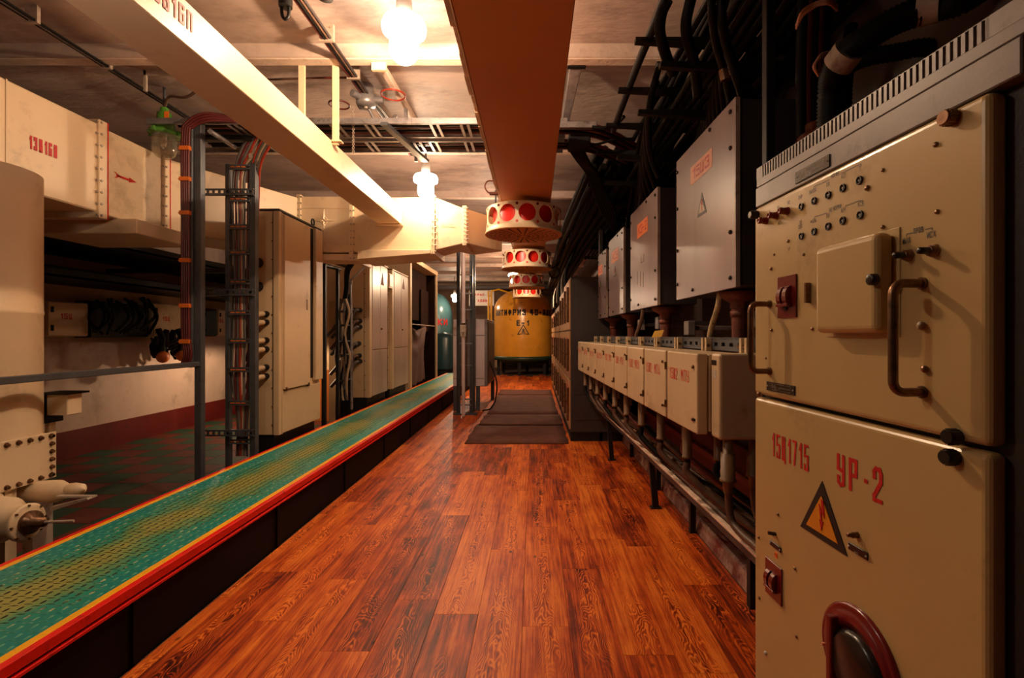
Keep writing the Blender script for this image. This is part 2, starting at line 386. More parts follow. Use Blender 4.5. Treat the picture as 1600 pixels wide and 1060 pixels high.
# ------------------------------------------------------------------ lettering (stencil strokes)
G = {
 '1': [[(.15,1.5),(.6,2)], [(.6,2),(.6,0)]],
 '2': [[(0,1.45),(0,1.8),(.25,2)], [(.45,2),(.8,2),(1,1.75),(1,1.2),(0,.25),(0,0),(1,0)]],
 '3': [[(0,1.6),(0,2),(.4,2)], [(.55,2),(1,2),(1,1.15),(.55,1.02)], [(.55,1.02),(1,.88),(1,0),(.55,0)], [(.4,0),(0,0),(0,.4)]],
 '4': [[(.15,2),(0,.7),(1,.7)], [(.75,2),(.75,0)]],
 '5': [[(1,2),(0,2),(0,1.1)], [(.25,1.15),(1,1.15),(1,0),(.6,0)], [(.4,0),(0,0),(0,.35)]],
 '6': [[(1,1.7),(1,2),(.6,2)], [(.4,2),(0,2),(0,0),(.4,0)], [(.3,1.1),(1,1.1),(1,0),(.6,0)]],
 '7': [[(0,2),(1,2),(.4,0)]],
 '0': [[(.4,2),(0,2),(0,0),(.4,0)], [(.6,2),(1,2),(1,0),(.6,0)]],
 'О': [[(.4,2),(0,2),(0,0),(.4,0)], [(.6,2),(1,2),(1,0),(.6,0)]],
 'В': [[(0,0),(0,2)], [(.25,2),(.9,2),(.9,1.1),(.25,1.05)], [(.25,1.05),(1,.95),(1,0),(.25,0)]],
 'П': [[(0,0),(0,2)], [(.2,2),(1,2),(1,0)]],
 'Ц': [[(0,2),(0,0),(.8,0)], [(.8,2),(.8,.15)], [(1,.1),(1,-.25)]],
 'Ш': [[(0,2),(0,0)], [(.5,2),(.5,0)], [(1,2),(1,0)], [(.1,0),(.42,0)], [(.58,0),(.9,0)]],
 'М': [[(0,0),(0,2)], [(.1,1.9),(.5,.9),(.9,1.9)], [(1,2),(1,0)]],
 'У': [[(0,2),(0,1.1),(.85,.95)], [(1,2),(1,.1),(.6,0)], [(.4,0),(.1,.15),(.05,.5)]],
 'Р': [[(0,0),(0,2)], [(.22,2),(1,2),(1,1),(.22,.95)]],
 'А': [[(0,0),(.4,2),(.6,2),(1,0)], [(.25,.7),(.75,.7)]],
 'Н': [[(0,0),(0,2)], [(1,0),(1,2)], [(.15,1),(.85,1)]],
 'Т': [[(0,2),(1,2)], [(.5,1.8),(.5,0)]],
 'И': [[(0,2),(0,0)], [(.1,.25),(.9,1.75)], [(1,0),(1,2)]],
 'Ф': [[(.5,2),(.5,0)], [(.4,1.7),(0,1.7),(0,.7),(.4,.7)], [(.6,1.7),(1,1.7),(1,.7),(.6,.7)]],
 'З': [[(0,1.6),(0,2),(1,2),(1,1.1),(.5,1)], [(.5,1),(1,.9),(1,0),(0,0),(0,.4)]],
 'Я': [[(1,0),(1,2)], [(.8,2),(0,2),(0,1),(.8,1)], [(.5,.9),(0,0)]],
 'Д': [[(.15,.3),(.35,2),(.85,2),(.85,.3)], [(0,0),(0,.25),(1,.25),(1,0)]],
 'Е': [[(1,2),(0,2),(0,0),(1,0)], [(.1,1.05),(.8,1.05)]],
 'К': [[(0,2),(0,0)], [(1,2),(.2,1),(1,0)]],
 'С': [[(1,1.6),(1,2),(0,2),(0,0),(1,0),(1,.4)]],
 'Х': [[(0,2),(1,0)], [(1,2),(0,0)]],
 'Л': [[(0,0),(.3,2),(.9,2),(.9,0)]],
 'Ы': [[(0,2),(0,0),(.55,0),(.55,1),(.1,1)], [(1,2),(1,0)]],
 '-': [[(.1,1),(.8,1)]], '.': [[(.42,.95),(.50,.95)]],
}
def letters(txt, h, w, gap, t, M, mb=None, fn=None):
    """txt in height h, letter width w; M maps (x right, 0, z up) to the surface"""
    mb = mb or MB(); x = 0
    for ch in txt:
        if ch == ' ': x += w*.8; continue
        for st in G.get(ch, []):
            for (a, b) in zip(st[:-1], st[1:]):
                p = Vector((x+a[0]*(w-t)+t/2, 0, a[1]/2*(h-t)+t/2)); q = Vector((x+b[0]*(w-t)+t/2, 0, b[1]/2*(h-t)+t/2))
                d = (q-p).normalized(); n = Vector((-d.z, 0, d.x))*t/2; p2 = p-d*t*.5; q2 = q+d*t*.5
                c = [p2-n, q2-n, q2+n, p2+n]
                c = [k+Vector((0, -.00006*(len(mb.f) % 6), 0)) for k in c]
                if fn: c = [fn(k) for k in c]
                mb.add(c, [(0, 1, 2, 3)], False, M)
        x += (w if ch not in '1' else w*.75)+gap
        if ch == '.': x -= w*.3
    return mb
def tri_sign(parent, c, h, M_=None, wd=None, mark=True, col=None, name='warning_triangle'):
    """triangular warning plate on a local face y = const; c = (x, y, z) of its base middle"""
    w = wd or h*1.12
    x, y, z = c
    a = part(name, MB().prism([(x-w/2, z), (x+w/2, z), (x, z+h)], y-.002, y+.001), ink, parent, label='black-edged triangular warning sign')
    k = .13*h
    part('sign_face', MB().prism([(x-w/2+k*1.5, z+k*.85), (x+w/2-k*1.5, z+k*.85), (x, z+h-k*1.9)], y-.0035, y), col or sign_yellow, a, label='yellow sign face')
    if mark:
        q = [(.0, .78), (.10, .76), (.16, .42), (.02, .52), (.05, .30), (.10, .33), (.02, .12), (-.05, .34), (0, .30), (-.08, .66), (.06, .52)]
        part('lightning_arrow', MB().prism([(x+u*h*.62, z+(v*.80+.07)*h) for u, v in q], y-.005, y-.002), red_mark, a, label='red lightning arrow')
    return a
def screws(pts, r, name='screw', proud=.004, mat=None, parent=None, n=8, stuff=True, y=0):
    mb = MB()
    for x, z in pts: mb.lathe([(r, y), (r, y-proud*.6), (r*.6, y-proud)], (x, 0, z), 'y', n)
    return part(name, mb, mat or screw_metal, parent, kind='stuff' if stuff else None)
# ================================================================== SETTING
CZ = 3.57                     # ceiling height
fl = struct('floor', MB().box(-5.3, 1.6, -2.5, 23, -.2, -.008), slab)
ce = struct('ceiling', MB().box(-5.4, 1.6, -2.5, 23, CZ, CZ+.2), ceil_mat)
for k in range(13):
    Y = 1.85+1.85*(k-1)
    mb = MB().hexa([(-5.3,Y-.05,3.485),(1.5,Y-.05,3.485),(1.5,Y+.05,3.49),(-5.3,Y+.05,3.49),(-5.3,Y-.09,CZ+.01),(1.5,Y-.09,CZ+.01),(1.5,Y+.07,CZ+.01),(-5.3,Y+.07,CZ+.01)])
    struct('trim_%d' % (k+1), mb, ceil_mat, .008)
    st_ = part('beam_edge', MB().box(-5.3, 1.5, Y-.045, Y+.05, 3.478, 3.486), beam_mat, bpy.data.objects['trim_%d' % (k+1)], .004)
struct('wall_left', MB().box(-5.5, -5.3, -2.5, 23, -.2, CZ), plaster_wall)
struct('baseboard_left', MB().box(-5.3, -5.285, -2.5, 23, -.008, .31), dado_red)
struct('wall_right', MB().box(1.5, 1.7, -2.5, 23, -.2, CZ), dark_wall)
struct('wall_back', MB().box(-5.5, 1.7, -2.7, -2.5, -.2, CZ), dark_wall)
struct('wall_far', MB().box(-5.5, 1.7, 23, 23.2, -.2, CZ), far_wall)
struct('trim_20', MB().hexa([(1.147,-2.4,-.008),(1.5,-2.4,-.008),(1.5,6.4,-.008),(1.147,6.4,-.008),(1.17,-2.4,.10),(1.5,-2.4,.10),(1.5,6.4,.10),(1.17,6.4,.10)]), curb_mat, .012, )

# printed wooden planks: 13 courses 0.2235 m wide, 1.21 m long, joints where the photograph has them
joints = {0:2.338, 1:2.915, 2:2.128, 3:2.014, 4:2.728, 5:2.35, -1:1.966, -2:2.44, -3:2.57, -4:2.154, -5:2.79, -6:2.38, -7:2.876, -8:2.6}
PWD, PLN = .2235, 1.21
pm = {}
def plank_mesh(w, l):
    key = (round(w, 3), round(l, 3))
    if key not in pm:
        g = .0006; b = .0008
        v = []
        for (z, s) in ((-.008, 0), (-b, 0), (0, b)):
            v += [(-w/2+g+s, -l/2+g+s, z), (w/2-g-s, -l/2+g+s, z), (w/2-g-s, l/2-g-s, z), (-w/2+g+s, l/2-g-s, z)]
        f = [(8,9,10,11)]
        for r in (0, 4):
            for i in range(4): f.append((r+i, r+(i+1) % 4, r+4+(i+1) % 4, r+4+i))
        me = bpy.data.meshes.new('floor_plank'); me.from_pydata(v, [], f); me.materials.append(wood); pm[key] = me
    return pm[key]
for k, j in joints.items():
    xa = -.058+PWD*k; xb = xa+PWD
    xa = max(xa, -1.69); xb = min(xb, 1.147)
    if xb-xa < .01: continue
    y = j-PLN*(3 if k <= 0 else 3)
    while y < 16.4:
        y2 = y+PLN
        if y2 > 0.3:
            o = bpy.data.objects.new('floor_plank', plank_mesh(xb-xa, PLN)); C.objects.link(o)
            o.location = ((xa+xb)/2, (y+y2)/2, 0); o.parent = fl
        y = y2
# green and dull red tiles on the lower floor left of the walkway
tile_g = paint('green_floor_tile', (.022, .055, .030), .7, var=.25, scale=5, dirt=.2, dark=(.04,.03,.02), dscale=5, spec=.2)
tile_r = paint('red_floor_tile', (.12, .022, .012), .7, var=.25, scale=5, dirt=.2, dark=(.03,.02,.012), dscale=5, spec=.2)
tme = []
for mt in (tile_g, tile_r):
    v = [(-.164,-.164,-.008),(.164,-.164,-.008),(.164,.164,-.008),(-.164,.164,-.008),(-.162,-.162,0),(.162,-.162,0),(.162,.162,0),(-.162,.162,0)]
    me = bpy.data.meshes.new('floor_tile'); me.from_pydata(v, [], [(4,5,6,7),(0,1,5,4),(1,2,6,5),(2,3,7,6),(3,0,4,7)]); me.materials.append(mt); tme.append(me)
for i in range(8):
    for j in range(22):
        if -5.13+.33*i > -2.5: continue
        o = bpy.data.objects.new('floor_tile', tme[(i+j) % 2]); C.objects.link(o)
        o.location = (-5.13+.33*i, 1.8+.33*j, 0); o.parent = fl

# ================================================================== RAISED WALKWAY
WX0, WX1, WY0, WY1 = -2.47, -1.69, .4, 13.6
wc = (WX0+WX1)/2
wk = thing('walkway', 'raised green walkway of tread plate with red and yellow painted edges', 'walkway', (wc, 5.0, 0), world=True)
yy = [WY0, 2.62, 4.9, 7.2, 9.4, 11.5, WY1]
for a, b in zip(yy[:-1], yy[1:]):
    part('deck_plate', MB().box(WX0+.062, WX1-.062, a+.0015, b-.0015, .325, .34), deck_green, wk, .001)
for s, x in ((1, WX0), (-1, WX1)):
    part('yellow_stripe', MB().box(min(x+s*.032, x+s*.066), max(x+s*.032, x+s*.066), WY0, WY1, .325, .3412), walk_yellow, wk, .001)
    part('red_edge', MB().box(min(x, x+s*.0325), max(x, x+s*.0325), WY0, WY1, .300, .3408), walk_red, wk, .003, 2)
    part('side_plate', MB().box(min(x+s*.012, x+s*.022), max(x+s*.012, x+s*.022), WY0, WY1, 0, .300), walk_black, wk)
part('angle_flange', MB().box(WX1-.016, WX1+.006, WY0, WY1, .278, .290), walk_red, wk, .001)
y = .9
while y < WY1:
    part('side_rib', MB().box(WX1-.012, WX1-.0, y, y+.04, 0, .278), walk_black, wk); y += 1.15
# raised tread lugs, joined as they run to thousands
mb = MB(); y = .62
while y < 9.5:
    n = 15; st = .0435
    for i in range(n):
        x = wc-st*(n-1)/2+st*i; yo = y+.012*(i % 2)
        mb.add([(x-.0045, yo-.013, .3402), (x+.004, yo-.014, .3402), (x+.008, yo+.001, .3402), (x+.004, yo+.013, .3402), (x-.006, yo+.011, .3402), (x, yo, .3425)],
               [(0,1,5),(1,2,5),(2,3,5),(3,4,5),(4,0,5)], False)
        yo += .029
        mb.add([(x-.016, yo-.003, .3402), (x+.016, yo+.000, .3402), (x+.016, yo+.004, .3402), (x-.016, yo+.001, .3402), (x, yo, .3422)],
               [(0,1,4),(1,2,4),(2,3,4),(3,0,4)], False)
    y += .057
part('tread_lugs', mb, deck_lug, wk, kind='stuff')

# ================================================================== RUBBER MATS
def rubber_mat(x0, x1, y0, y1, z, lab, curl=0):
    mb = MB(); nx, ny = 10, 6; vs = []
    for j in range(ny+1):
        for i in range(nx+1):
            x = x0+(x1-x0)*i/nx; y = y0+(y1-y0)*j/ny
            zz = z+.002*math.sin(i*1.7+j)+(curl*max(0, 1-j*1.4) if True else 0)
            vs.append((x+.012*math.sin(j*2.3), y+.01*math.sin(i*1.3), zz))
    fs = [(j*(nx+1)+i, j*(nx+1)+i+1, (j+1)*(nx+1)+i+1, (j+1)*(nx+1)+i) for j in range(ny) for i in range(nx)]
    mb.add(vs, fs, True)
    o = solo('rubber_mat', mb, mat_rubber, lab, 'mat', ((x0+x1)/2, (y0+y1)/2, 0), 'rubber mats along the far aisle')
    m = o.modifiers.new('solid', 'SOLIDIFY'); m.thickness = .007; m.offset = 1
    return o
rubber_mat(-.90, .44, 6.25, 7.62, .004, 'brown rubber mat nearest of the row, its front edge on the wood floor')
rubber_mat(-.86, .44, 7.48, 8.46, .013, 'short brown rubber mat overlapping the nearest mat', .006)
rubber_mat(-.84, .42, 8.50, 11.3, .004, 'long brown rubber mat beyond the short one')
rubber_mat(-.86, .42, 11.35, 12.4, .004, 'farthest brown rubber mat before the bare floor by the tank')

# ================================================================== LEFT: LARGE VENTILATION DUCT
XD = -3.38
dz0, dz1 = H+.957, H+1.64
du = thing('ventilation_duct', 'large cream rectangular ventilation duct along the side wall, turning across the room', 'duct', (XD, 3.0, dz0), world=True)
part('duct_section', MB().box(-4.1, XD, -1.2, 3.79, dz0, dz1), duct_cream, du, .01)
part('duct_section', MB().box(-4.1, XD+.004, 3.80, 4.43, dz0-.01, dz1-.015), duct_cream, du, .008)
def seg(p, q, w0, w1, za, zb, zc, zd, mb=None):
    """box between plan points p and q (front face line), depth w to the far side, z range za..zb at p and zc..zd at q"""
    d = (Vector(q)-Vector(p)).normalized(); n = Vector((-d.y, d.x))
    a, b = Vector(p)+n*w0, Vector(q)+n*w1
    return (mb or MB()).hexa([(p[0],p[1],za),(q[0],q[1],zc),(b.x,b.y,zc),(a.x,a.y,za),(p[0],p[1],zb),(q[0],q[1],zd),(b.x,b.y,zd),(a.x,a.y,zb)])
TY = 5.75
part('duct_elbow', seg((XD, 4.44), (-2.78, TY), .6, .6, dz0, dz1-.02, dz0+.02, dz1-.02), duct_cream, du, .006)
TX = [-2.78, -2.16, -1.20, -.83]
part('duct_section', seg((TX[0]+.01, TY), (TX[1], TY), .6, .6, dz0+.02, dz1, dz0+.02, dz1), duct_cream, du, .008, label='duct section with a pressed star')
part('duct_section', seg((TX[1]+.02, TY), (TX[2], TY), .6, .6, dz0+.02, dz1-.01, dz0+.05, dz1-.01), duct_cream, du, .008)
part('duct_section', seg((TX[2]+.03, TY), (TX[3], TY+.05), .6, .5, dz0+.05, dz1-.01, dz0+.14, dz1-.13), duct_cream, du, .008, label='tapering duct section')
part('duct_section', seg((TX[3]+.02, TY+.05), (-.42, TY+.62), .5, .5, dz0+.14, dz1-.13, dz0+.14, dz1-.13), duct_cream, du, .008)
part('branch_box', MB().box(-3.34, -2.0, TY-.02, TY+.3, dz0-.075, dz0+.0), duct_cream, du, .004)
part('lower_hood', MB().hexa([(-2.05,TY-.12,dz0-.075),(-1.22,TY-.06,dz0-.0),(-1.22,TY+.5,dz0-.0),(-2.05,TY+.5,dz0-.075),(-2.05,TY-.12,dz0+.03),(-1.22,TY-.06,dz0+.045),(-1.22,TY+.5,dz0+.05),(-2.05,TY+.5,dz0+.03)]), duct_cream, du, .004)
part('branch_box', MB().box(-4.1, -3.23, 3.95, 4.6, dz0-.13, dz0-.01), duct_cream, du, .006)
def flange_y(Y, x, z0, z1, w=.075):        # frame round a duct running along y
    f = part('flange', MB().box(-4.13, x+.022, Y-w/2, Y+w/2, z0-.05, z1+.03), duct_cream, du, .004)
    mb = MB(); n = 9
    for k in range(n):
        z = z0-.03+(z1-z0+.04)*k/(n-1)
        mb.cyl((x+.012, Y-w/2-.012, z), (x+.012, Y+w/2+.012, z), .009, 6); mb.cyl((x+.022, Y-w*.25, z), (x+.030, Y-w*.25, z), .010, 6)
    part('bolts', mb, pale_metal, f, kind='stuff')
    part('gasket', MB().box(-4.12, x+.024, Y+w/2, Y+w/2+.008, z0-.05, z1+.03), dull_red, f)
flange_y(3.79, XD, dz0, dz1); flange_y(4.44, XD+.01, dz0-.02, dz1-.03, .06)
def flange_x(X, Y, z0, z1, w=.05):
    f = part('flange', MB().box(X-w/2, X+w/2, Y-.025, Y+.62, z0-.03, z1+.03), duct_cream, du, .003)
    mb = MB()
    for k in range(10):
        z = z0+(z1-z0)*k/9
        mb.cyl((X+w/2+.004, Y-.03, z), (X+w/2+.02, Y-.03, z), .009, 6)
        mb.cyl((X, Y-.034, z), (X, Y-.02, z), .008, 6)
    part('bolts', mb, pale_metal, f, kind='stuff')
flange_x(TX[0], TY, dz0+.02, dz1-.01); flange_x(TX[1], TY, dz0-.05, dz1-.01); flange_x(TX[2], TY, dz0+.03, dz1-.01); flange_x(TX[3], TY+.05, dz0+.14, dz1-.13)
# pressed star on the first cross section
cx, cz = at_y(506, 345, TY-.004).x, at_y(506, 345, TY-.004).z
mb = MB()
for k in range(4):
    a = PI/2*k; u = Vector((math.cos(a), 0, math.sin(a))); n = Vector((-u.z, 0, u.x)); L = .16 if k % 2 else .13
    c = Vector((cx, TY-.001, cz))
    mb.add([c+n*.022, c-n*.022, c+u*L, c+u*.02+Vector((0, -.02, 0))], [(0, 1, 3), (1, 2, 3), (2, 0, 3)])
mb.torus((cx, TY-.006, cz), .04, .006, 'y', 20, 6)
part('pressed_star', mb, duct_cream, du)
part('seam', MB().box(TX[0]+.03, TX[1]-.03, TY-.006, TY, dz1-.14, dz1-.13).box(-2.7, -2.2, TY-.006, TY, dz0+.11, dz0+.12), duct_cream, du)
part('duct_seam', MB().box(XD, XD+.005, at_x(8, 200, XD).y, at_x(8, 200, XD).y+.01, dz0, dz1), duct_cream, du)
# stencil number and flow arrows
def on_x(px, py, X): p = at_x(px, py, X); return p
p = at_x(45, 230, XD); q = at_x(93, 243, XD)
Mx = Matrix.Translation((XD+.003, p.y, at_x(45, 232, XD).z)) @ Matrix.Rotation(PI/2, 4, 'Z')
w = (q.y-p.y)
part('stencil_number', letters('13В16П', .092, w*.115, w*.055, .012, Mx), red_mark, du, label='red stencilled 13В16П')
a0 = at_x(182, 274, XD+.008); a1 = at_x(214, 288, XD+.008)
def arrow(o, u, n, L, t, mb):
    o = Vector(o); u = Vector(u).normalized(); n = Vector(n)
    mb.add([o-n*t*.5, o+u*L*.62-n*t*.5, o+u*L*.62+n*t*.5, o+n*t*.5], [(0,1,2,3)])
    mb.add([o+u*L*.60-n*t*1.3, o+u*L, o+u*L*.60+n*t*1.3], [(0,1,2)])
    mb.add([o+u*L*.1, o-u*L*.12+n*t*1.4, o-u*L*.03+n*t*1.4, o+u*L*.2], [(0,1,2,3)]); mb.add([o+u*L*.1, o-u*L*.12-n*t*1.4, o-u*L*.03-n*t*1.4, o+u*L*.2], [(3,2,1,0)])
    return mb
part('flow_arrow', arrow(a0, (0, 1, 0.02), (0, 0, 1), a1.y-a0.y, .016, MB()), red_mark, du, label='red flow arrow')
b0 = at_y(690, 351, TY-.0)
part('flow_arrow', arrow((b0.x, TY+.0, b0.z), (1, .12, 0), (0, 0, 1), .16, .010, MB()), pale_metal, du, label='thin flow arrow')

# ------------------------------------------------------------------ small bright duct overhead
sd = thing('overhead_duct', 'narrow cream box duct hung diagonally in view from the ceiling, stencilled in red', 'duct', (-1.7, 3, H+1.3), world=True)
SX, sz0, sz1 = -1.56, H+1.302, H+1.50
part('duct_section', MB().box(SX-.267, SX, -1.5, 5.72, sz0, sz1), duct_cream, sd, .004)
part('end_collar', MB().box(SX-.30, SX+.02, 5.66, 5.74, sz0-.015, sz0+.01), duct_cream, sd, .002)
Ms = Matrix.Translation((SX+.003, 1.52, sz0+.045)) @ Matrix.Rotation(PI/2, 4, 'Z')
p0 = at_x(240, 20, SX)
Ms = Matrix.Translation((SX+.003, 1.95, sz0+.075)) @ Matrix.Rotation(PI/2, 4, 'Z')
part('stencil_number', letters('13В16П', .088, .034, .016, .011, Ms), red_mark, sd, label='red stencilled 13В16П')
for hx in (SX-.26, SX+.0):
    p = Vector((0, 3.76, 0)); SXo = SX; SX = hx
    st = part('hanger_strap', MB().box(SX+.000, SX+.048, p.y-.012, p.y+.012, sz1-.03, 3.49), duct_cream, sd, .002)
    part('foot', MB().box(SX+.0, SX+.075, p.y-.03, p.y+.03, sz1-.012, sz1+.0), duct_cream, st, .002)
    part('bolt', MB().cyl((SX+.05, p.y, sz1-.02), (SX+.05, p.y, sz1+.012), .008, 8), pale_metal, st)
    SX = SXo

# ------------------------------------------------------------------ round column under the big duct
cl = thing('air_riser', 'round cream sheet-metal column under the large duct', 'duct', (-3.30, 2.78, 0), world=True)
mb = MB().lathe([(.35, .80), (.35, 1.52), (.353, 1.525), (.353, 1.545), (.35, 1.55), (.35, dz0+.01)], (-3.30, 2.78, 0), 'z', 48)
part('shell', mb, duct_cream, cl)
part('vertical_seam', MB().box(-.006, .006, -.357, -.347, .84, 1.52, Matrix.Translation((-3.30, 2.78, 0)) @ Matrix.Rotation(.78, 4, 'Z')), duct_cream, cl)
# riveted transition box
rb = thing('riveted_duct_box', 'cream metal box with a border of bolts below the round column', 'duct', (-3.3, 2.3, .54), world=True)
part('casing', MB().box(-3.75, -2.95, 1.2, 2.98, .535, .80), duct_cream, rb, .006)
part('cover_plate', MB().box(-2.952, -2.938, 1.22, 2.99, .53, .808), duct_cream, rb, .002)
mb = MB()
yb = [2.955-.062*i for i in range(27)]
pts = [(y, .787) for y in yb]+[(y, .55) for y in yb]+[(2.96, .787-.047*i) for i in range(6)]
for y, z in pts: mb.cyl((-2.94, y, z), (-2.922, y, z), .010, 6); mb.cyl((-2.94, y, z), (-2.935, y, z), .015, 8)
part('bolts', mb, bronze, rb, kind='stuff')
part('leg', MB().box(-3.02, -2.96, 2.72, 2.78, 0, .54), duct_cream, rb)
part('leg', MB().box(-3.7, -3.64, 2.72, 2.78, 0, .54), duct_cream, rb)
part('leg', MB().box(-3.02, -2.96, 1.3, 1.36, 0, .54), duct_cream, rb)
# fan with flange, below
fn = thing('duct_fan', 'cream centrifugal fan casing with round flange on the dark floor', 'fan', (-2.85, 2.55, 0), world=True)
fx, fy, fz = -2.72, 2.60, .400
part('casing', MB().tube(smooth_path([(fx-.9, fy-.1, fz+.06), (fx-.45, fy-.04, fz+.05), (fx-.2, fy, fz+.015), (fx, fy, fz)], 5), [.17]*6+[.15]*4+[.12]*3+[.085]*3, 24), duct_cream, fn)
part('flange', MB().lathe([(.08, -.006), (.098, -.006), (.098, .012), (.086, .018), (.0, .018)], (fx, fy, fz), 'x', 28), duct_cream, fn, .002)
part('hub', MB().lathe([(.060, .018), (.060, .04), (.030, .05), (.026, .10), (0, .105)], (fx, fy, fz), 'x', 16), bronze, fn)
part('motor_knob', MB().lathe([(.035, -.04), (.040, .0), (.034, .04), (0, .06)], (fx+.0, fy+.28, fz+.085), 'x', 14), duct_cream, fn)
part('motor_housing', MB().lathe([(.0, -.42), (.055, -.38), (.065, -.1), (.034, -.03)], (fx+.0, fy+.28, fz+.075), 'x', 20), duct_cream, fn)
mb = MB()
for k in range(8):
    a = 2*PI*k/8; mb.cyl((fx+.012, fy+.088*math.cos(a), fz+.088*math.sin(a)), (fx+.024, fy+.088*math.cos(a), fz+.088*math.sin(a)), .006, 6)
part('bolts', mb, bronze, fn, kind='stuff')
part('foot_bracket', MB().prism([(fx+.03, fz+.02), (fx+.24, fz+.085), (fx+.235, fz+.095), (fx+.03, fz+.045)], fy+.10, fy+.13), pale_metal, fn)
part('foot_bracket', MB().box(fx+.03, fx+.24, fy+.13, fy+.16, fz+.085, fz+.095), pale_metal, fn)
part('control_rod', MB().cyl((fx+.10, fy, fz), (-2.49, fy+.03, fz-.005), .008, 8), pale_metal, fn)
part('stand', MB().box(fx-.3, fx-.25, fy-.1, fy+.1, 0, fz-.10), pale_metal, fn)
part('stand', MB().box(fx-.25, fx-.19, fy+.22, fy+.34, 0, fz), pale_metal, fn)
# small cream sheet on the column side
sp = thing('small_switch_box', 'small cream switch box with black rim beside the round column', 'box', (-2.98, 3.08, .85), world=True)
a = at_y(70, 650, 3.05); b = at_y(103, 617, 3.05)
part('body', MB().box(a.x, b.x, 3.06, 3.16, a.z, b.z), duct_cream, sp, .004)
part('cap', MB().box(a.x-.03, b.x+.03, 3.03, 3.18, b.z, b.z+.012), black_steel, sp)
part('side_strip', MB().box(a.x-.03, a.x, 3.04, 3.17, a.z-.05, b.z), black_steel, sp)
part('mounting_arm', MB().box(a.x-.05, a.x-.02, 3.10, 3.14, .50, a.z), duct_cream, sp)

# ------------------------------------------------------------------ handrail, post, cable ladder
hp = thing('handrail', 'blue-grey steel handrail with tall post beside the walkway', 'railing', (-2.82, 4.1, 0), world=True)
PXX, PYY = -2.82, 4.10
part('post', MB().box(PXX-.028, PXX+.028, PYY-.028, PYY+.028, 0, 3.24), steel, hp, .003)
part('post', MB().box(PXX-.072, PXX-.03, PYY-.05, PYY-.0, 1.13, 3.22), steel, hp, .003, label='paler channel carrying red cables')
part('rail', MB().box(-2.845, -2.80, -.4, PYY-.02, H-.262, H-.222), steel, hp, .004)
part('base_plate', MB().box(PXX-.08, PXX+.08, PYY-.08, PYY+.08, 0, .012), steel, hp)
for k in range(4):
    x = PXX-.104+.018*k
    pts = [(x, PYY-.06, 1.17), (x+.02, PYY-.06, 1.25), (x, PYY-.06, 1.45), (x, PYY-.06, 2.2), (x, PYY-.06, 3.02), (x+.03+.0*k, PYY-.05, 3.17-.012*k), (x+.16, PYY-.03, 3.255-.02*k), (x+.36, PYY+.05, 3.262-.015*k), (x+.8, PYY+.2, 3.245)]
    solo('cable', MB().tube(smooth_path(pts, 5), .0115, 8), red_cable, 'dark red cable strapped to the handrail post', 'cable', (x, PYY, 1.2), 'red cables on the handrail post')
for py in (232, 280, 333, 407, 478, 534):
    z = at_y(300, py, PYY-.06).z
    solo('cable_clip', MB().box(PXX-.120, PXX-.036, PYY-.080, PYY-.040, z-.017, z+.017).box(PXX-.132, PXX-.120, PYY-.075, PYY-.06, z-.006, z+.004), orange_clip,
         'orange clamp across the dark red cables on the post', 'clip', (PXX-.1, PYY-.05, z), 'orange clamps on the handrail post', .002)
# vertical ladder
LY = 4.5; lx0, lx1 = -2.83, -2.585
ld = thing('cable_ladder', 'tall blue-grey cable ladder standing between handrail post and tall cabinet', 'cable ladder', ((lx0+lx1)/2, LY, 0), world=True)
part('side_rail', MB().box(lx0-.02, lx0+.02, LY-.02, LY+.03, 0, 2.98), steel, ld, .003)
part('side_rail', MB().box(lx1-.035, lx1+.02, LY-.03, LY+.03, 0, 2.98), steel, ld, .003)
for py in (262, 312, 355, 395, 441, 489, 533, 578, 630, 690):
    z = at_y(375, py, LY-.02).z
    r = part('rung', MB().box(lx0+.02, lx1-.03, LY-.035, LY-.02, z-.022, z-.004).box(lx0+.02, lx1-.03, LY-.035, LY-.02, z+.006, z+.024), steel, ld, .001)
    part('clips', MB().box(lx0+.04, lx0+.075, LY-.038, LY-.03, z-.003, z+.006).box(lx0+.09, lx0+.125, LY-.038, LY-.03, z-.003, z+.006).box(lx0+.14, lx0+.175, LY-.038, LY-.03, z-.003, z+.006), orange_clip, r, kind='stuff')
def slotted(x0, x1, y, z, h, n, parent, name='slotted_bracket'):
    """perforated strip facing the room: frame with n open slots"""
    mb = MB().box(x0, x1, y, y+.004, z-h/2, z-h*.24).box(x0, x1, y, y+.004, z+h*.24, z+h/2)
    d = (x1-x0)/n
    for k in range(n+1): mb.box(max(x0, x0+d*k-d*.22), min(x1, x0+d*k+d*.22), y, y+.004, z-h*.24, z+h*.24)
    mb.box(x0, x1, y, y+.03, z+h/2, z+h/2+.003).box(x0, x1, y, y+.03, z-h/2-.003, z-h/2)
    return part(name, mb, steel, parent)
for py in (300, 457, 677):
    z = at_y(350, py, LY-.06).z
    slotted(-3.03, lx1+.02, LY-.065, z, .055, 9, ld)
cols = [grey_cable, red_cable, grey_cable, red_bright, pale_cable, grey_cable, red_cable, grey_cable]
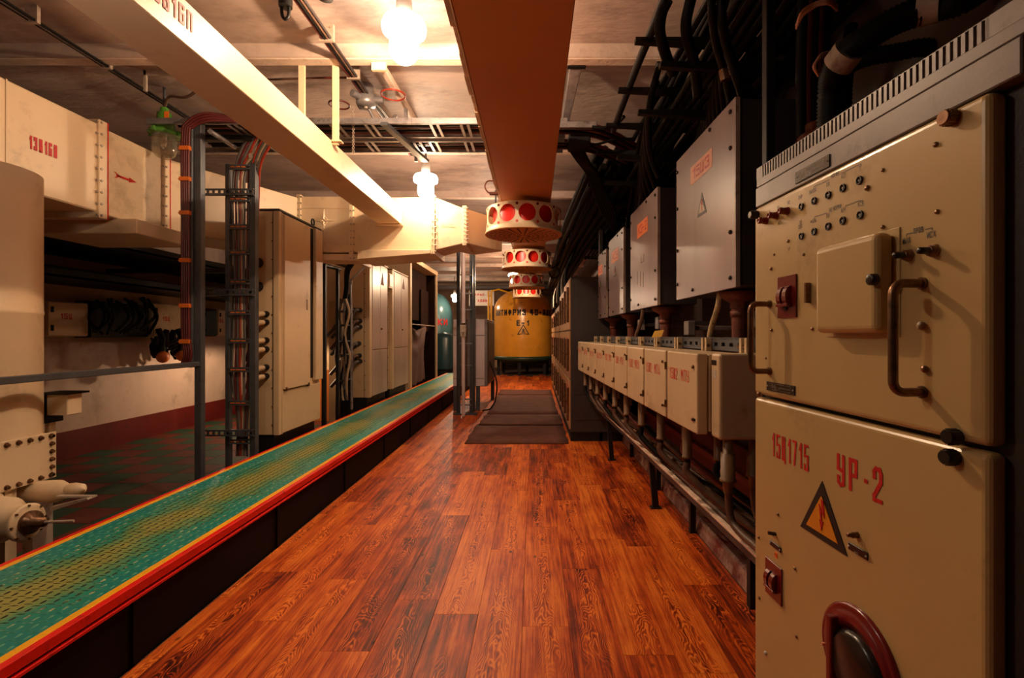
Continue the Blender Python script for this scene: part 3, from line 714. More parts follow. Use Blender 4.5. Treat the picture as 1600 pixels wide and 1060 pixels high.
for k in range(8):
    x = lx0+.045+.0215*k; random.seed(k+40)
    zz = [.28, .6, 1.0, 1.4, 1.8, 2.2, 2.55, 2.8]
    pts = [(x+random.uniform(-.012, .012)+(.03 if z < .8 else 0)*(4-k)/4, LY+.005, z) for z in zz]
    pts += [(x+.02, LY-.0, 2.95), (x+.10, LY-.03, 3.13-.02*k), (x+.26, LY-.10, 3.24), (x+.6, LY-.2, 3.25)]
    lab = {id(grey_cable): 'grey cable', id(red_cable): 'dark red cable', id(red_bright): 'bright red cable', id(pale_cable): 'pale cable'}[id(cols[k])]
    solo('cable', MB().tube(smooth_path(pts, 4), .0105, 7), cols[k], lab+' climbing the vertical cable ladder and bending overhead', 'cable', (x, LY, .3), 'cables on the vertical ladder: '+lab)
# second bundle right of the ladder head
for k, mt in enumerate((red_bright, grey_cable, pale_cable, grey_cable, red_bright)):
    x = -2.70+.018*k
    pts = [(x-.02, 4.64, 1.9), (x-.01, 4.64, 2.5), (x+.02, 4.60, 2.72), (x+.09, 4.5, 2.95), (x+.22, 4.4, 3.13-.01*k), (x+.42, 4.32, 3.25), (x+.8, 4.3, 3.252)]
    solo('cable', MB().tube(smooth_path(pts, 4), .0115, 7), mt, ['bright red','grey','pale','grey','bright red'][k]+' cable arching over beside the tall cabinet', 'cable', (x, 4.6, 2.1), 'cables arching beside the tall cabinet: '+['bright red','grey','pale','grey','bright red'][k])
c = at_y(399, 246, 4.5)
solo('cable_clip', MB().box(c.x-.04, c.x+.07, 4.46, 4.50, c.z-.02, c.z+.025), pale_metal, 'pale clamp round the arching cables beside the tall cabinet', 'clip', (c.x, 4.5, c.z), None, .002)

# overhead ladder trays crossing the room
def tray(x0, x1, y0, y1, z, label, rungs, hh=.05, rail=tray_steel):
    t = thing('overhead_cable_tray', label, 'cable tray', ((x0+x1)/2, (y0+y1)/2, z), world=True, group='trays crossing under the ceiling')
    for y in (y0, y1):
        part('side_rail', MB().box(x0, x1, y-.003, y+.003, z, z+hh).box(x0, x1, min(y, y+(.02 if y == y0 else -.02)), max(y, y+(.02 if y == y0 else -.02)), z, z+.003), rail, t)
    for x in rungs:
        part('rung', MB().box(x-.042, x-.018, y0, y1, z+.002, z+.012).box(x+.018, x+.042, y0, y1, z+.002, z+.012), tray_steel, t)
    return t
TZ = H+1.80
rx = [at_z(p, 212, TZ).x for p in (342, 455, 530, 582, 683, 728)]
tray(-3.3, .28, 4.14, 4.44, TZ, 'nearer steel ladder tray crossing under the ceiling, with dark cables', [-2.6, -2.05, -1.72, -1.42, -.86, -.6, -.1])
rx2 = []
tray(-3.3, .28, 4.52, 4.80, TZ, 'farther steel ladder tray crossing under the ceiling, behind the nearer tray', [-2.5, -2.0, -1.55, -1.1, -.95, -.62, -.3, .1])
t = thing('tray_hanger', 'steel channel hanger bracket holding the overhead ladder trays', 'bracket', (-1.12, 4.5, TZ), world=True)
part('channel', MB().hexa([(-1.30,4.10,TZ-.03),(-1.24,4.10,TZ-.03),(-1.06,4.9,TZ-.06),(-1.13,4.9,TZ-.06),(-1.30,4.10,TZ+.0),(-1.24,4.10,TZ+.0),(-1.06,4.9,TZ-.03),(-1.13,4.9,TZ-.03)]), steel, t, .003)
part('drop_rod', MB().box(-1.2, -1.17, 4.47, 4.5, TZ-.03, CZ), tray_steel, t)
part('drop_rod', MB().box(-1.2, -1.17, 4.86, 4.89, TZ-.06, CZ), tray_steel, t)
for r_ in ((4.16, 4.42, 5), (4.55, 4.78, 5)):
    for k in range(r_[2]):
        y = r_[0]+(r_[1]-r_[0])*(k+.5)/r_[2]; random.seed(k+int(r_[0]*10))
        pts = [(x, y+random.uniform(-.008, .008), TZ+.026+random.uniform(0, .012)) for x in (-3.1, -2.6, -2.1, -1.6, -1.1, -.6, -.1, .35)]
        pts += [(.65, y+.08, TZ+.0), (.95, y+.3, TZ-.05)]
        solo('cable', MB().tube(smooth_path(pts, 3), .016, 7), rubber if k % 2 else red_cable, ('black' if k % 2 else 'dark red')+' cable lying in the %s overhead tray' % ('nearer' if r_[0] < 4.3 else 'farther'), 'cable', (-1.6, y, TZ), 'cables lying in the overhead trays')
# diagonal arms near the post head
t = thing('bracket_arm', 'dark channel bracket arms under the trays behind the handrail post', 'bracket', (-2.6, 4.3, 3.0), world=True)
a, b = at_y(326, 208, 3.9), at_y(366, 228, 4.5)
part('arm', MB().tube([at_y(328, 205, 4.0), at_y(367, 230, 4.45)], .024, 4), tray_steel, t)
part('arm', MB().box(at_y(318, 214, 4.4).x, at_y(392, 214, 4.4).x, 4.38, 4.42, at_y(0, 220, 4.4).z, at_y(0, 212, 4.4).z), black_steel, t)
part('arm', MB().box(at_y(333, 214, 4.6).x, at_y(400, 214, 4.6).x, 4.58, 4.62, at_y(0, 231, 4.6).z, at_y(0, 221, 4.6).z), black_steel, t)
part('post_stub', MB().box(-2.72, -2.66, 4.58, 4.64, at_y(0, 242, 4.6).z, TZ+.02), steel, t)

# ------------------------------------------------------------------ dark recess at the wall: boxes, pipes, plugs
wb = thing('wall_box', 'dark cabinet on the side wall in shadow behind the round column', 'box', (-5.2, 6.6, .9), world=True)
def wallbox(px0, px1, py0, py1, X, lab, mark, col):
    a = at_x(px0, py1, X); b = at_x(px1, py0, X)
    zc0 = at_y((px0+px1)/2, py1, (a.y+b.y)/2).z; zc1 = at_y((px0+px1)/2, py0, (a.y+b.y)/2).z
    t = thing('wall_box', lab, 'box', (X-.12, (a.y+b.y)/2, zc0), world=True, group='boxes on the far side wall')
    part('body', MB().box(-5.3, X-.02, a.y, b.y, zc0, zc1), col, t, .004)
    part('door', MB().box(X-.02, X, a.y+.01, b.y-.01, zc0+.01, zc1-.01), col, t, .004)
    M = Matrix.Translation((X+.002, (a.y+b.y)/2-.1, (zc0+zc1)/2)) @ Matrix.Rotation(PI/2, 4, 'Z')
    if mark: part('marking', letters('15Ц', .06, .04, .012, .012, M), red_mark, t)
    part('hinge', MB().cyl((X, a.y+.05, zc1-.12), (X, a.y+.05, zc1-.06), .015), black_steel, t)
    part('hinge', MB().cyl((X, a.y+.05, zc0+.06), (X, a.y+.05, zc0+.12), .015), black_steel, t)
    return t
bpy.data.objects.remove(wb)
wallbox(74, 139, 472, 526, -5.05, 'dark cabinet in the wall recess nearest the round column', True, cream)
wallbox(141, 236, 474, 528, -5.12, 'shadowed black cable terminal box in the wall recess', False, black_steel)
wallbox(240, 283, 476, 528, -5.05, 'dark cabinet in the wall recess behind the handrail post', True, cream)
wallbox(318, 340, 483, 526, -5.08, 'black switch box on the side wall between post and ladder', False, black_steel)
wallbox(341, 353, 484, 525, -5.10, 'cream box with red mark on the side wall seen left of the cable ladder', True, cream)
for k, (py, r) in enumerate(((438, .02), (444, .03))):
    z = H+(524-py)/760*6.2
    solo('pipe', MB().cyl((-5.2+.12*k, 3.2, z+.05), (-5.2+.12*k, 9.5, z), r, 10), side_grey, 'dark conduit running along the side wall under the duct', 'pipe', (-5.2+.12*k, 6, z), 'conduits in the wall recess')
z = at_y(292, 420, 5.9).z
solo('horizontal_channel', MB().box(-5.2, at_y(352, 417, 5.9).x, 5.9, 5.95, z-.05, z), side_grey, 'dark horizontal channel behind the post in the wall recess', 'bracket', (-4.6, 5.92, z), None, .003)
part_shelf = solo('ledge', MB().box(-5.3, -4.72, 3.0, 8.6, H-.04-.03, H-.04), far_wall, 'brown ledge under the boxes on the side wall', 'shelf', (-5, 6, H-.05))
bpy.data.objects.remove(part_shelf)
# deep shelves of cables high in the recess
for k, (z, x0, x1, lab) in enumerate(((1.98, -5.3, -4.55, 'lower'), (2.30, -5.3, -4.2, 'upper'))):
    t = thing('cable_shelf', '%s black cable shelf with cables, deep in the dark wall recess' % lab, 'cable tray', (-4.9, 5, z), world=True)
    part('deck', MB().box(x0, x1, 1.0, 9.6, z-.02, z), black_steel, t)
    part('lip', MB().box(x1-.01, x1, 1.0, 9.6, z-.02, z+.06), black_steel, t)
    mb = MB(); random.seed(70+k)
    for j in range(9):
        x = x0+.1+(x1-x0-.2)*j/8
        mb.tube(smooth_path([(x+random.uniform(-.03, .03), 1.1+1.4*i, z+.03+random.uniform(0, .04)) for i in range(7)], 3), .025, 6)
    part('cables', mb, rubber, t, kind='stuff')
# cable plugs hanging below the wall boxes
random.seed(3)
for k, (px, py) in enumerate(((251, 558), (281, 556))):
    c = at_x(px, py, -4.86); c2 = at_x(px+4, py-28, -4.9)
    t = thing('hanging_plug', 'black plug with round orange cap dangling below the wall boxes', 'plug', tuple(c), world=True, group='orange-capped plugs by the side wall')
    part('body', MB().tube(smooth_path([c+Vector((0, 0, .02)), c+Vector((-.02, .03, .12)), c+Vector((.02, .0, .24)), c+Vector((-.03, 0, .36))], 4), [.05]*5+[.035]*8, 10), rubber, t)
    part('cap', MB().lathe([(.052, 0), (.058, .02), (.03, .05), (0, .055)], (c.x, c.y, c.z), 'x', 16, Matrix.Translation(c+Vector((.06, -.05, .0))) @ Matrix.Rotation(-.7, 4, 'Z') @ Matrix.Scale(1.3, 4) @ Matrix.Translation(-c)), orange_clip, t, label='orange cap')
for k, (px, py) in enumerate(((241, 560), (256, 548), (267, 548), (274, 562), (289, 548))):
    c = at_x(px, py, -4.98)
    t = thing('hanging_plug', 'black cable plug hanging in the tangle below the wall boxes', 'plug', tuple(c), world=True, group='black plugs by the side wall')
    part('body', MB().tube([c, c+Vector((.01, 0, .06)), c+Vector((.0, 0, .16)), c+Vector((.02, .03, .28))], [.015, .05, .055, .03], 10), rubber, t)
    if k in (1, 2): part('cap', MB().cyl(c+Vector((.05, 0, .10)), c+Vector((.075, 0, .10)), .028, 10), orange_clip, t, label='orange cap')
for k in range(9):
    p0 = at_x(236+7*k, 530+random.uniform(-3, 3), -4.95); p1 = at_x(250+6*k, 545+random.uniform(-8, 4), -4.9)
    solo('loose_cable', MB().tube(smooth_path([p0, (p0+p1)/2+Vector((random.uniform(-.05, .1), .1, -.16)), p1, p1+Vector((.05, .25, .12))], 5), .014, 6), rubber, 'thin black cable looping below the wall boxes', 'cable', tuple(p0), 'loops below the wall boxes')
for k in range(14):
    p0 = at_x(150+6.2*k, 470+random.uniform(-6, 4), -5.0); p1 = at_x(148+6.5*k, 520+random.uniform(-8, 4), -4.95)
    solo('loose_cable', MB().tube(smooth_path([p0, (p0+p1)/2+Vector((random.uniform(-.05, .12), random.uniform(-.2, .2), 0)), p1], 5), .017, 6), rubber, 'thin black cable in front of the shadowed terminal box', 'cable', tuple(p1), 'cables at the terminal box')
# ================================================================== LEFT CABINETS (fronts face +x)
XC = -2.50
def plug_socket(parent_thing, x, y, z, down=True, big=1.0, glow_=cream):
    """cable connector leaving the near side face (towards -y) and drooping"""
    mb = MB().lathe([(.030*big, 0), (.030*big, -.02), (.024*big, -.03), (.024*big, -.06)], (x, y, z), 'y', 12)
    a = part('connector', mb, black_steel, parent_thing)
    part('plug', MB().tube([(x, y-.05, z), (x-.02, y-.085, z-.005), (x-.05, y-.12, z-.02)], [.024*big, .027*big, .022*big], 10), glow_, a, label='pale plug body')
    part('cable_tail', MB().tube(smooth_path([(x-.05, y-.12, z-.02), (x-.09, y-.13, z-.07), (x-.13, y-.12, z-.2)], 4), .014*big, 7), rubber, a)
# tall cabinet 1
y0c, y1c, zb, zt = 4.76, 5.68, .42, H+1.23
cb = thing('electrical_cabinet', 'tall cream cabinet nearest the camera beside the cable ladder, eye bolt on top', 'cabinet', ((XC-.3), (y0c+y1c)/2, 0), world=True)
part('body', MB().box(XC-.32, XC-.012, y0c, y1c, zb, zt-.012), cream, cb, .006)
part('top_cover', MB().box(XC-.34, XC+.012, y0c-.012, y1c+.005, zt-.012, zt+.008), side_grey, cb, .003)
part('plinth', MB().box(XC-.30, XC-.06, y0c+.02, y1c-.02, 0, zb), black_steel, cb)
part('corner_post', MB().box(XC-.05, XC+.004, y0c-.006, y0c+.048, zb, zt-.012), cream, cb, .004)
part('corner_channel', MB().box(XC-.03, XC+.006, y0c+.055, y0c+.066, zb, zt-.02), cream, cb, .002)
yd0, yd1 = y0c+.07, at_x(482, 400, XC).y
zdb = at_x(441, 609, XC).z
dr = part('door', MB().box(XC-.012, XC+.022, yd0, yd1, zdb, zt-.03), cream, cb, .003)
z = H+(524-477)*(yd1-.06)/760
part('handle_slot', MB().box(XC+.022, XC+.024, yd1-.095, yd1-.065, z-.055, z+.06), bronze, dr, .001)
for q in (yd0+.03, yd1-.04): part('catch', MB().box(XC+.004, XC+.030, q-.012, q+.012, zdb-.02, zdb+.02), bronze, dr)
yg1 = at_x(490, 400, XC).y
part('dark_gap', MB().box(XC-.011, XC-.0085, yd1+.004, yg1, zdb+.06, zt-.03), black_steel, cb, label='open black gap beside the door')
part('open_door_edge', MB().box(XC-.01, XC+.03, yg1, y1c, zdb+.03, zt-.02), cream, cb, .006, label='edge of the side door standing ajar')
part('lower_panel', MB().box(XC-.012, XC+.002, yd0, y1c-.01, zb+.01, zdb-.012), cream, cb, .002)
eb = at_x(493, 357, XC+.01)
part('eye_bolt', MB().torus((XC-.02, eb.y, zt+.055), .035, .010, 'x', 16, 6).cyl((XC-.02, eb.y, zt), (XC-.02, eb.y, zt+.02), .012, 8), black_steel, cb)
part('side_seam', MB().box(XC-.062, XC-.056, y0c-.004, y0c, zb, zt-.02), ink, cb)
mb = MB()
for k in range(12): mb.cyl((XC-.064, y0c, zb+.1+.18*k), (XC-.064, y0c-.008, zb+.1+.18*k), .008, 6)
part('rivets', mb, bronze, cb, kind='stuff')
for py in (491, 504, 532, 546, 574, 588):
    p = at_y(421, py, y0c); plug_socket(cb, XC-.12, y0c, p.z)
for py in (411, 448):
    p = at_y(405, py, y0c); part('connector', MB().lathe([(.05, 0), (.05, -.05), (.035, -.07), (.035, -.10)], (XC-.2, y0c, p.z), 'y', 14), black_steel, cb)
part('side_rib', MB().box(XC-.26, XC-.23, y0c-.012, y0c, zb, zt-.03), cream, cb)

# row cabinets 2 and 3
def row_cab(ya, yb, lab, sign_px, wd=.46, sockets=True, lines=1):
    t = thing('electrical_cabinet', lab, 'cabinet', (XC-.25, (ya+yb)/2, 0), world=True)
    z0, z1 = .45, H+1.157
    part('body', MB().box(XC-wd, XC-.012, ya, yb, z0, z1-.01), cream, t, .005)
    part('top_cover', MB().box(XC-wd-.01, XC+.01, ya-.01, yb+.01, z1-.012, z1+.008), bronze, t, .002)
    part('plinth', MB().box(XC-wd+.02, XC-.05, ya+.02, yb-.02, 0, z0), black_steel, t)
    part('corner_post', MB().box(XC-.05, XC+.003, ya-.004, ya+.10, z0, z1-.012), cream, t, .003)
    m = (ya+.12+yb)/2; zl = z0+.72
    for a, b in ((ya+.125, m-.005), (m+.005, yb-.02)):
        part('door', MB().box(XC-.012, XC+.005, a, b, zl+.01, z1-.03), row_lilac, t, .003, label='glossy door leaf')
    part('lower_panel', MB().box(XC-.012, XC+.004, ya+.125, yb-.02, z0+.01, zl-.01), row_lilac, t, .003)
    ys = at_x(sign_px, 440, XC).y; zs = at_x(sign_px, 446 if sign_px < 610 else 452, XC).z
    w = .17
    a = part('warning_triangle', MB().add([(XC+.008, ys-w/2, zs), (XC+.008, ys+w/2, zs), (XC+.008, ys, zs+.2)], [(0, 1, 2)]), rust, t, label='brown triangular warning plate')
    a.modifiers.new('s', 'SOLIDIFY').thickness = .003
    if lines: part('lock', MB().cyl((XC+.005, m+.03, (z0+z1)/2), (XC+.025, m+.03, (z0+z1)/2), .015, 10), bronze, t)
    mb = MB()
    for k in range(9): mb.cyl((XC-.075, ya, z0+.12+.22*k), (XC-.075, ya-.01, z0+.12+.22*k), .010, 6)
    part('rivets', mb, bronze, t, kind='stuff')
    part('side_seam', MB().box(XC-.085, XC-.08, ya-.004, ya, z0, z1-.02), ink, t)
    return t
c2 = row_cab(7.38, 8.28, 'tall cream cabinet with glossy doors and a drooping tangle of plugs on its side', 597)
for py, px in ((485, 563), (485, 555), (502, 563), (502, 554), (511, 563), (511, 554), (537, 561), (541, 553), (556, 562), (560, 554), (565, 563), (483, 548)):
    p = at_y(px, py, 7.38)
    a = part('connector', MB().lathe([(.036, 0), (.036, -.03), (.026, -.05), (.03, -.09)], (p.x, 7.38, p.z), 'y', 10), black_steel, c2)
    part('cable_tail', MB().tube(smooth_path([(p.x, 7.30, p.z), (p.x-.05, 7.25, p.z-.03), (p.x-.16, 7.24, p.z-.25), (p.x-.30, 7.24, p.z-.42)], 4), .026, 7), grey_cable if py % 2 else brown_cable, a)
c3 = row_cab(8.55, 9.62, 'farther tall cream cabinet of the row, beside the dark wooden booth', 630)
wbx = thing('junction_cabinet', 'small white box high between the two tall cabinets of the row', 'box', (XC-.1, 8.42, 2.2), world=True)
a = at_x(606, 449, XC+.02); 
part('body', MB().box(XC-.2, XC+.02, 8.30, 8.52, a.z, H+1.06), duct_cream, wbx, .004)
part('lid', MB().box(XC+.02, XC+.03, 8.32, 8.50, a.z+.02, H+1.04), white_dot, wbx, .003)
fc = thing('grey_filler_cabinet', 'narrow dark cabinet between the two tall cabinets of the row', 'cabinet', (XC-.3, 8.42, .5), world=True)
part('body', MB().box(XC-.4, XC-.12, 8.30, 8.53, 0, 2.0), hammer_grey, fc)
part('door', MB().box(XC-.12, XC-.1, 8.31, 8.52, .5, 1.95), hammer_grey, fc, .002)

# bent conduit running down in front of the row
cp = at_y(578, 398, 7.0)
pts = [at_y(584, 392, 7.1), at_y(583, 402, 7.05), at_y(579, 408, 7.0), at_y(562, 425, 6.9), at_y(551, 436, 6.85), at_y(548, 444, 6.85), at_y(549, 500, 6.85), at_y(549.5, 560, 6.85), at_y(549.8, 640, 6.85)]
pts = [p for p in pts]
ct = thing('bent_conduit', 'bare metal conduit bending down in front of the row of tall cabinets', 'pipe', tuple(pts[-1]), world=True)
part('pipe', MB().tube(smooth_path(pts, 4), .017, 10), tray_steel, ct)
part('upper_boot', MB().cyl(at_y(584, 385, 7.12), at_y(584, 400, 7.08), .03), rubber, ct)
# steel racks between the cabinets
rk = thing('cable_rack', 'black steel cable rack with cables between the two groups of tall cabinets', 'rack', (-2.75, 6.3, 0), world=True)
for px, Y, py0, py1, w in ((507, 6.0, 405, 700, .04), (527.5, 6.5, 420, 660, .035), (547, 7.0, 460, 650, .045), (504, 6.3, 470, 690, .02)):
    p = at_y(px, py0, Y)
    part('post', MB().box(p.x-w/2, p.x+w/2, Y-w/2, Y+w/2, .02, p.z), black_steel, rk)
for py in (486, 508, 534, 556, 597):
    p, q = at_y(528, py, 6.52), at_y(548, py, 6.98)
    part('rung', MB().tube([p, (q.x, q.y, p.z)], .014, 4), black_steel, rk)
for px0, py0, Ya, px1, py1, Yb in ((500, 403, 6.0, 540, 416, 7.0), (500, 413, 6.0, 531, 421, 6.6)):
    p, q = at_y(px0, py0, Ya), at_y(px1, py1, Yb)
    b = part('perforated_arm', MB().tube([p, q], .026, 4), black_steel, rk)
p = at_y(519, 400, 6.1)
tr = slotted(at_y(497, 400, 6.0).x, at_y(556, 400, 6.0).x, 6.0, at_y(0, 402, 6.0).z, .04, 22, rk)
random.seed(12)
for k in range(8):
    x = at_y(531+2.0*k, 500, 6.75).x
    pts = [(x+random.uniform(-.04, .04), 6.72+random.uniform(-.03, .03), z) for z in (.5, .8, 1.1, 1.4, 1.7, 1.9)]
    mt = (grey_cable, brown_cable, rubber, pale_cable)[k % 4]
    solo('cable', MB().tube(smooth_path(pts, 4), .018, 7), mt, ['grey','brown','black','pale'][k % 4]+' cable woven through the black cable rack', 'cable', (x, 6.7, .5), 'cables in the black rack: '+['grey','brown','black','pale'][k % 4])
for k in range(4):
    pts = [at_y(556-2*k, 395, 6.9), at_y(552-2*k, 412, 6.9), at_y(545-1.5*k, 424, 6.9), at_y(543-k, 450, 6.9), at_y(540-k, 470, 6.85), at_y(530+k, 490, 6.75), at_y(531+k, 505, 6.75)]
    solo('cable', MB().tube(smooth_path(pts, 4), .022, 7), rubber, 'thick black cable dropping from above into the black cable rack', 'cable', tuple(pts[-1]), 'black drops into the cable rack')
for k in range(4):
    pts = [at_y(502+k, 440+k*4, 6.1), at_y(504, 470+5*k, 6.1), at_y(502+k, 500+8*k, 6.1), at_y(500+2*k, 530+14*k, 6.1)]
    solo('cable', MB().tube(smooth_path(pts, 4), .02, 7), rubber, 'black cable hanging right beside the open door of the nearest tall cabinet', 'cable', tuple(pts[-1]), 'black cables by the open cabinet door')
# painted panel behind
pb = thing('painted_partition', 'cream and orange painted partition seen between the steel rack posts', 'partition', (-3.2, 7.9, 0), world=True)
a, b = at_y(500, 560, 7.95), at_y(540, 560, 7.95)
part('upper_panel', MB().box(a.x-.6, b.x+.1, 7.95, 8.0, at_y(0, 578, 7.95).z, 3.0), duct_cream, pb)
part('lower_panel', MB().box(a.x-.6, b.x+.1, 7.94, 8.0, 0.0, at_y(0, 578, 7.95).z), orange_panel, pb, label='orange lower panel')
part('pilaster', MB().box(at_y(514, 0, 7.6).x, at_y(524, 0, 7.6).x, 7.6, 7.94, .0, at_y(0, 470, 7.6).z), cream, pb)

# dark wooden booth with cloth
bo = thing('wooden_booth', 'dark brown wooden booth with cream frame at the end of the cabinet row', 'booth', (-2.9, 11.1, 0), world=True)
part('back_wall', MB().box(-3.6, -3.0, 9.9, 12.5, 0, 2.92), wood_dark, bo)
part('frame_post', MB().box(XC-.5, XC+.02, 9.72, 9.86, .3, 3.0), cream, bo, .006)
part('frame_post', MB().box(XC-.04, XC+.01, 12.42, 12.48, .3, 2.95), cream, bo, .004)
part('end_wall', MB().box(-3.6, XC-.045, 12.43, 12.5, 0, 2.92), wood_dark, bo)
part('header', MB().hexa([(-3.2,9.8,2.92),(XC+.02,9.8,2.92),(XC+.02,12.5,2.92),(-3.2,12.5,2.92),(-3.2,9.8,3.02),(XC+.02,9.8,3.02),(XC+.02,12.5,3.02),(-3.2,12.5,3.02)]), cream, bo, .006)
part('upper_board', MB().box(XC-.3, XC-.25, 9.9, 12.4, 1.75, 2.9), wood_dark, bo)
part('side_board', MB().box(XC-.22, XC-.2, 11.6, 12.4, 1.5, 2.5), wood_dark, bo, .004)
cm = MB(); NX, NY = 36, 26; vs = []
for j in range(NY+1):
    for i in range(NX+1):
        u, v = i/NX, j/NY
        y = 9.95+1.45*u
        sag = .30*math.sin(PI*u)*math.exp(-v*5)
        z = 1.62-.06*math.sin(PI*min(1, u*1.4))-(1.62-.36)*v-sag*.25
        x = XC-.07+.035*math.sin(u*16+v*3)*min(1, v*3)+.05*math.sin(12*(v*1.6-.6*math.sin(PI*u)))*math.exp(-v*4)
        vs.append((x, y, z))
cm.add(vs, [(j*(NX+1)+i, j*(NX+1)+i+1, (j+1)*(NX+1)+i+1, (j+1)*(NX+1)+i) for j in range(NY) for i in range(NX)], True)
o = solo('hanging_cloth', cm, cloth, 'brown cloth sheet draped in folds across the booth opening', 'cloth', (XC, 10.6, .4))
o.modifiers.new('s', 'SOLIDIFY').thickness = .006
solo('cloth_rod', MB().cyl((XC-.06, 9.86, 1.63), (XC-.06, 12.45, 1.63), .012, 8), pale_metal, 'thin rod holding the brown cloth of the booth', 'rod', (XC, 11, 1.63))

# ================================================================== POST CLUSTER IN THE AISLE
g = thing('grey_cabinet_on_legs', 'low grey cabinet on legs behind the steel posts in the middle', 'cabinet', (-1.2, 9.2, 0), world=True)
part('body', MB().box(-1.50, -.87, 9.0, 10.6, .45, 1.70), hammer_grey, g, .006)
lil = paint('pale_lilac_enamel', (.62, .50, .50), .35, var=.08)
for x0, x1 in ((-1.50, -1.40), (-1.08, -.92)):
    part('front_panel', MB().box(x0, x1, 8.98, 9.0, 1.40, 1.69), lil, g, .003)
    part('front_panel', MB().box(x0, x1, 8.98, 9.0, .60, 1.39), lil, g, .003)
    part('front_panel', MB().box(x0, x1, 8.98, 9.0, .46, .59), lil, g, .003)
    part('leg', MB().box(x0, x0+.07, 8.99, 9.06, 0, .45), steel, g)
part('leg', MB().box(-.94, -.87, 10.5, 10.6, 0, .45), steel, g)
part('side_grille', MB().box(-.87, -.86, 9.1, 10.5, .5, 1.65), side_grey, g, .003)
ps = thing('post_frame', 'pair of tall blue-grey channel posts from floor to ceiling in the aisle', 'rack', (-1.25, 8.6, 0), world=True)
for px, w in ((716.5, .062), (736.5, .055)):
    x = at_y(px, 0, 8.6).x
    part('post', MB().box(x-w/2, x-w/2+.008, 8.57, 8.63, 0, CZ).box(x+w/2-.008, x+w/2, 8.57, 8.63, 0, CZ).box(x-w/2, x+w/2, 8.62, 8.63, 0, CZ), steel, ps)
x0, x1 = at_y(718, 0, 8.6).x, at_y(737, 0, 8.6).x
for py in (430, 459, 484, 537, 571, 624, 633):
    z = at_y(0, py, 8.6).z
    part('cross_bar', MB().box(x0, x1, 8.575, 8.60, z-.012, z+.012), tray_steel, ps)
part('post', MB().box(at_y(740, 0, 8.9).x-.03, at_y(740, 0, 8.9).x+.03, 8.87, 8.93, 0, CZ), steel, ps)
part('base_foot', MB().box(x0-.1, x1+.1, 8.5, 8.7, 0, .02), steel, ps)
pi_ = thing('vertical_conduit', 'pale grey vertical conduit with junction fitting in front of the posts', 'pipe', (at_y(724, 0, 8.4).x, 8.4, 0), world=True)
xc = at_y(724, 0, 8.4).x
part('pipe', MB().cyl((xc, 8.4, at_y(0, 505, 8.4).z), (xc, 8.4, CZ), .034, 14), lil, pi_)
part('pipe', MB().cyl((xc, 8.4, 0), (xc, 8.4, at_y(0, 524, 8.4).z), .030, 14), lil, pi_)
jb = part('junction_fitting', MB().box(xc-.05, xc+.05, 8.34, 8.46, at_y(0, 520, 8.4).z, at_y(0, 508, 8.4).z), pale_metal, pi_, .01, 2)
part('nut', MB().cyl((xc, 8.4, at_y(0, 508, 8.4).z), (xc, 8.4, at_y(0, 503, 8.4).z), .028, 6), bronze, jb)
for s in (-1, 1): part('gland', MB().cyl((xc+s*.028, 8.36, at_y(0, 526, 8.4).z), (xc+s*.028, 8.36, at_y(0, 520, 8.4).z), .024, 12), pale_metal, jb)
solo('floor_hose', MB().tube(smooth_path([(-.86, 9.3, .9), (-.72, 9.2, .55), (-.72, 9.15, .25), (-.80, 9.0, .05), (-.95, 8.9, .02)], 5), .014, 7), rubber, 'black hose drooping from the grey cabinet to the floor', 'hose', (-.8, 9.1, .02))

# ================================================================== CENTRAL DUCT AND ROUND AIR DIFFUSERS
OB = H+1.50
od = thing('central_duct', 'wide ochre-brown box duct running down the middle of the ceiling', 'duct', (-.1, 8, OB), world=True)
ox0, ox1 = -.2495*1.5, .122*1.5
part('duct_section', MB().box(ox0, ox1, -2.0, 2.05, OB, OB+.24), duct_orange, od, .005)
part('duct_section', MB().box(ox0, ox1, 2.052, 16.6, OB, OB+.24), duct_orange, od, .005)
part('edge_lip', MB().box(ox0-.008, ox0, -2.0, 16.5, OB-.002, OB+.02), duct_cream, od)
mb = MB(); random.seed(9); y = 1.5
while y < 6: mb.box(ox0-.03-random.uniform(0, .012), ox0-.008, y, y+.22, OB+.03, OB+.16); y += .23
part('insulation_wrap', mb, far_wall, od, kind='stuff')
part('hook', MB().tube(smooth_path([(ox0-.01, 5.05, OB+.02), (ox0-.03, 5.05, OB+.09), (ox0-.11, 5.05, OB+.10), (ox0-.14, 5.05, OB+.04), (ox0-.10, 5.05, OB-.02), (ox0-.02, 5.05, OB-.03)], 4), .008, 6).box(ox0-.09, ox0, 5.02, 5.08, OB-.04, OB-.02), rust, od, label='rusty hook on the duct side')

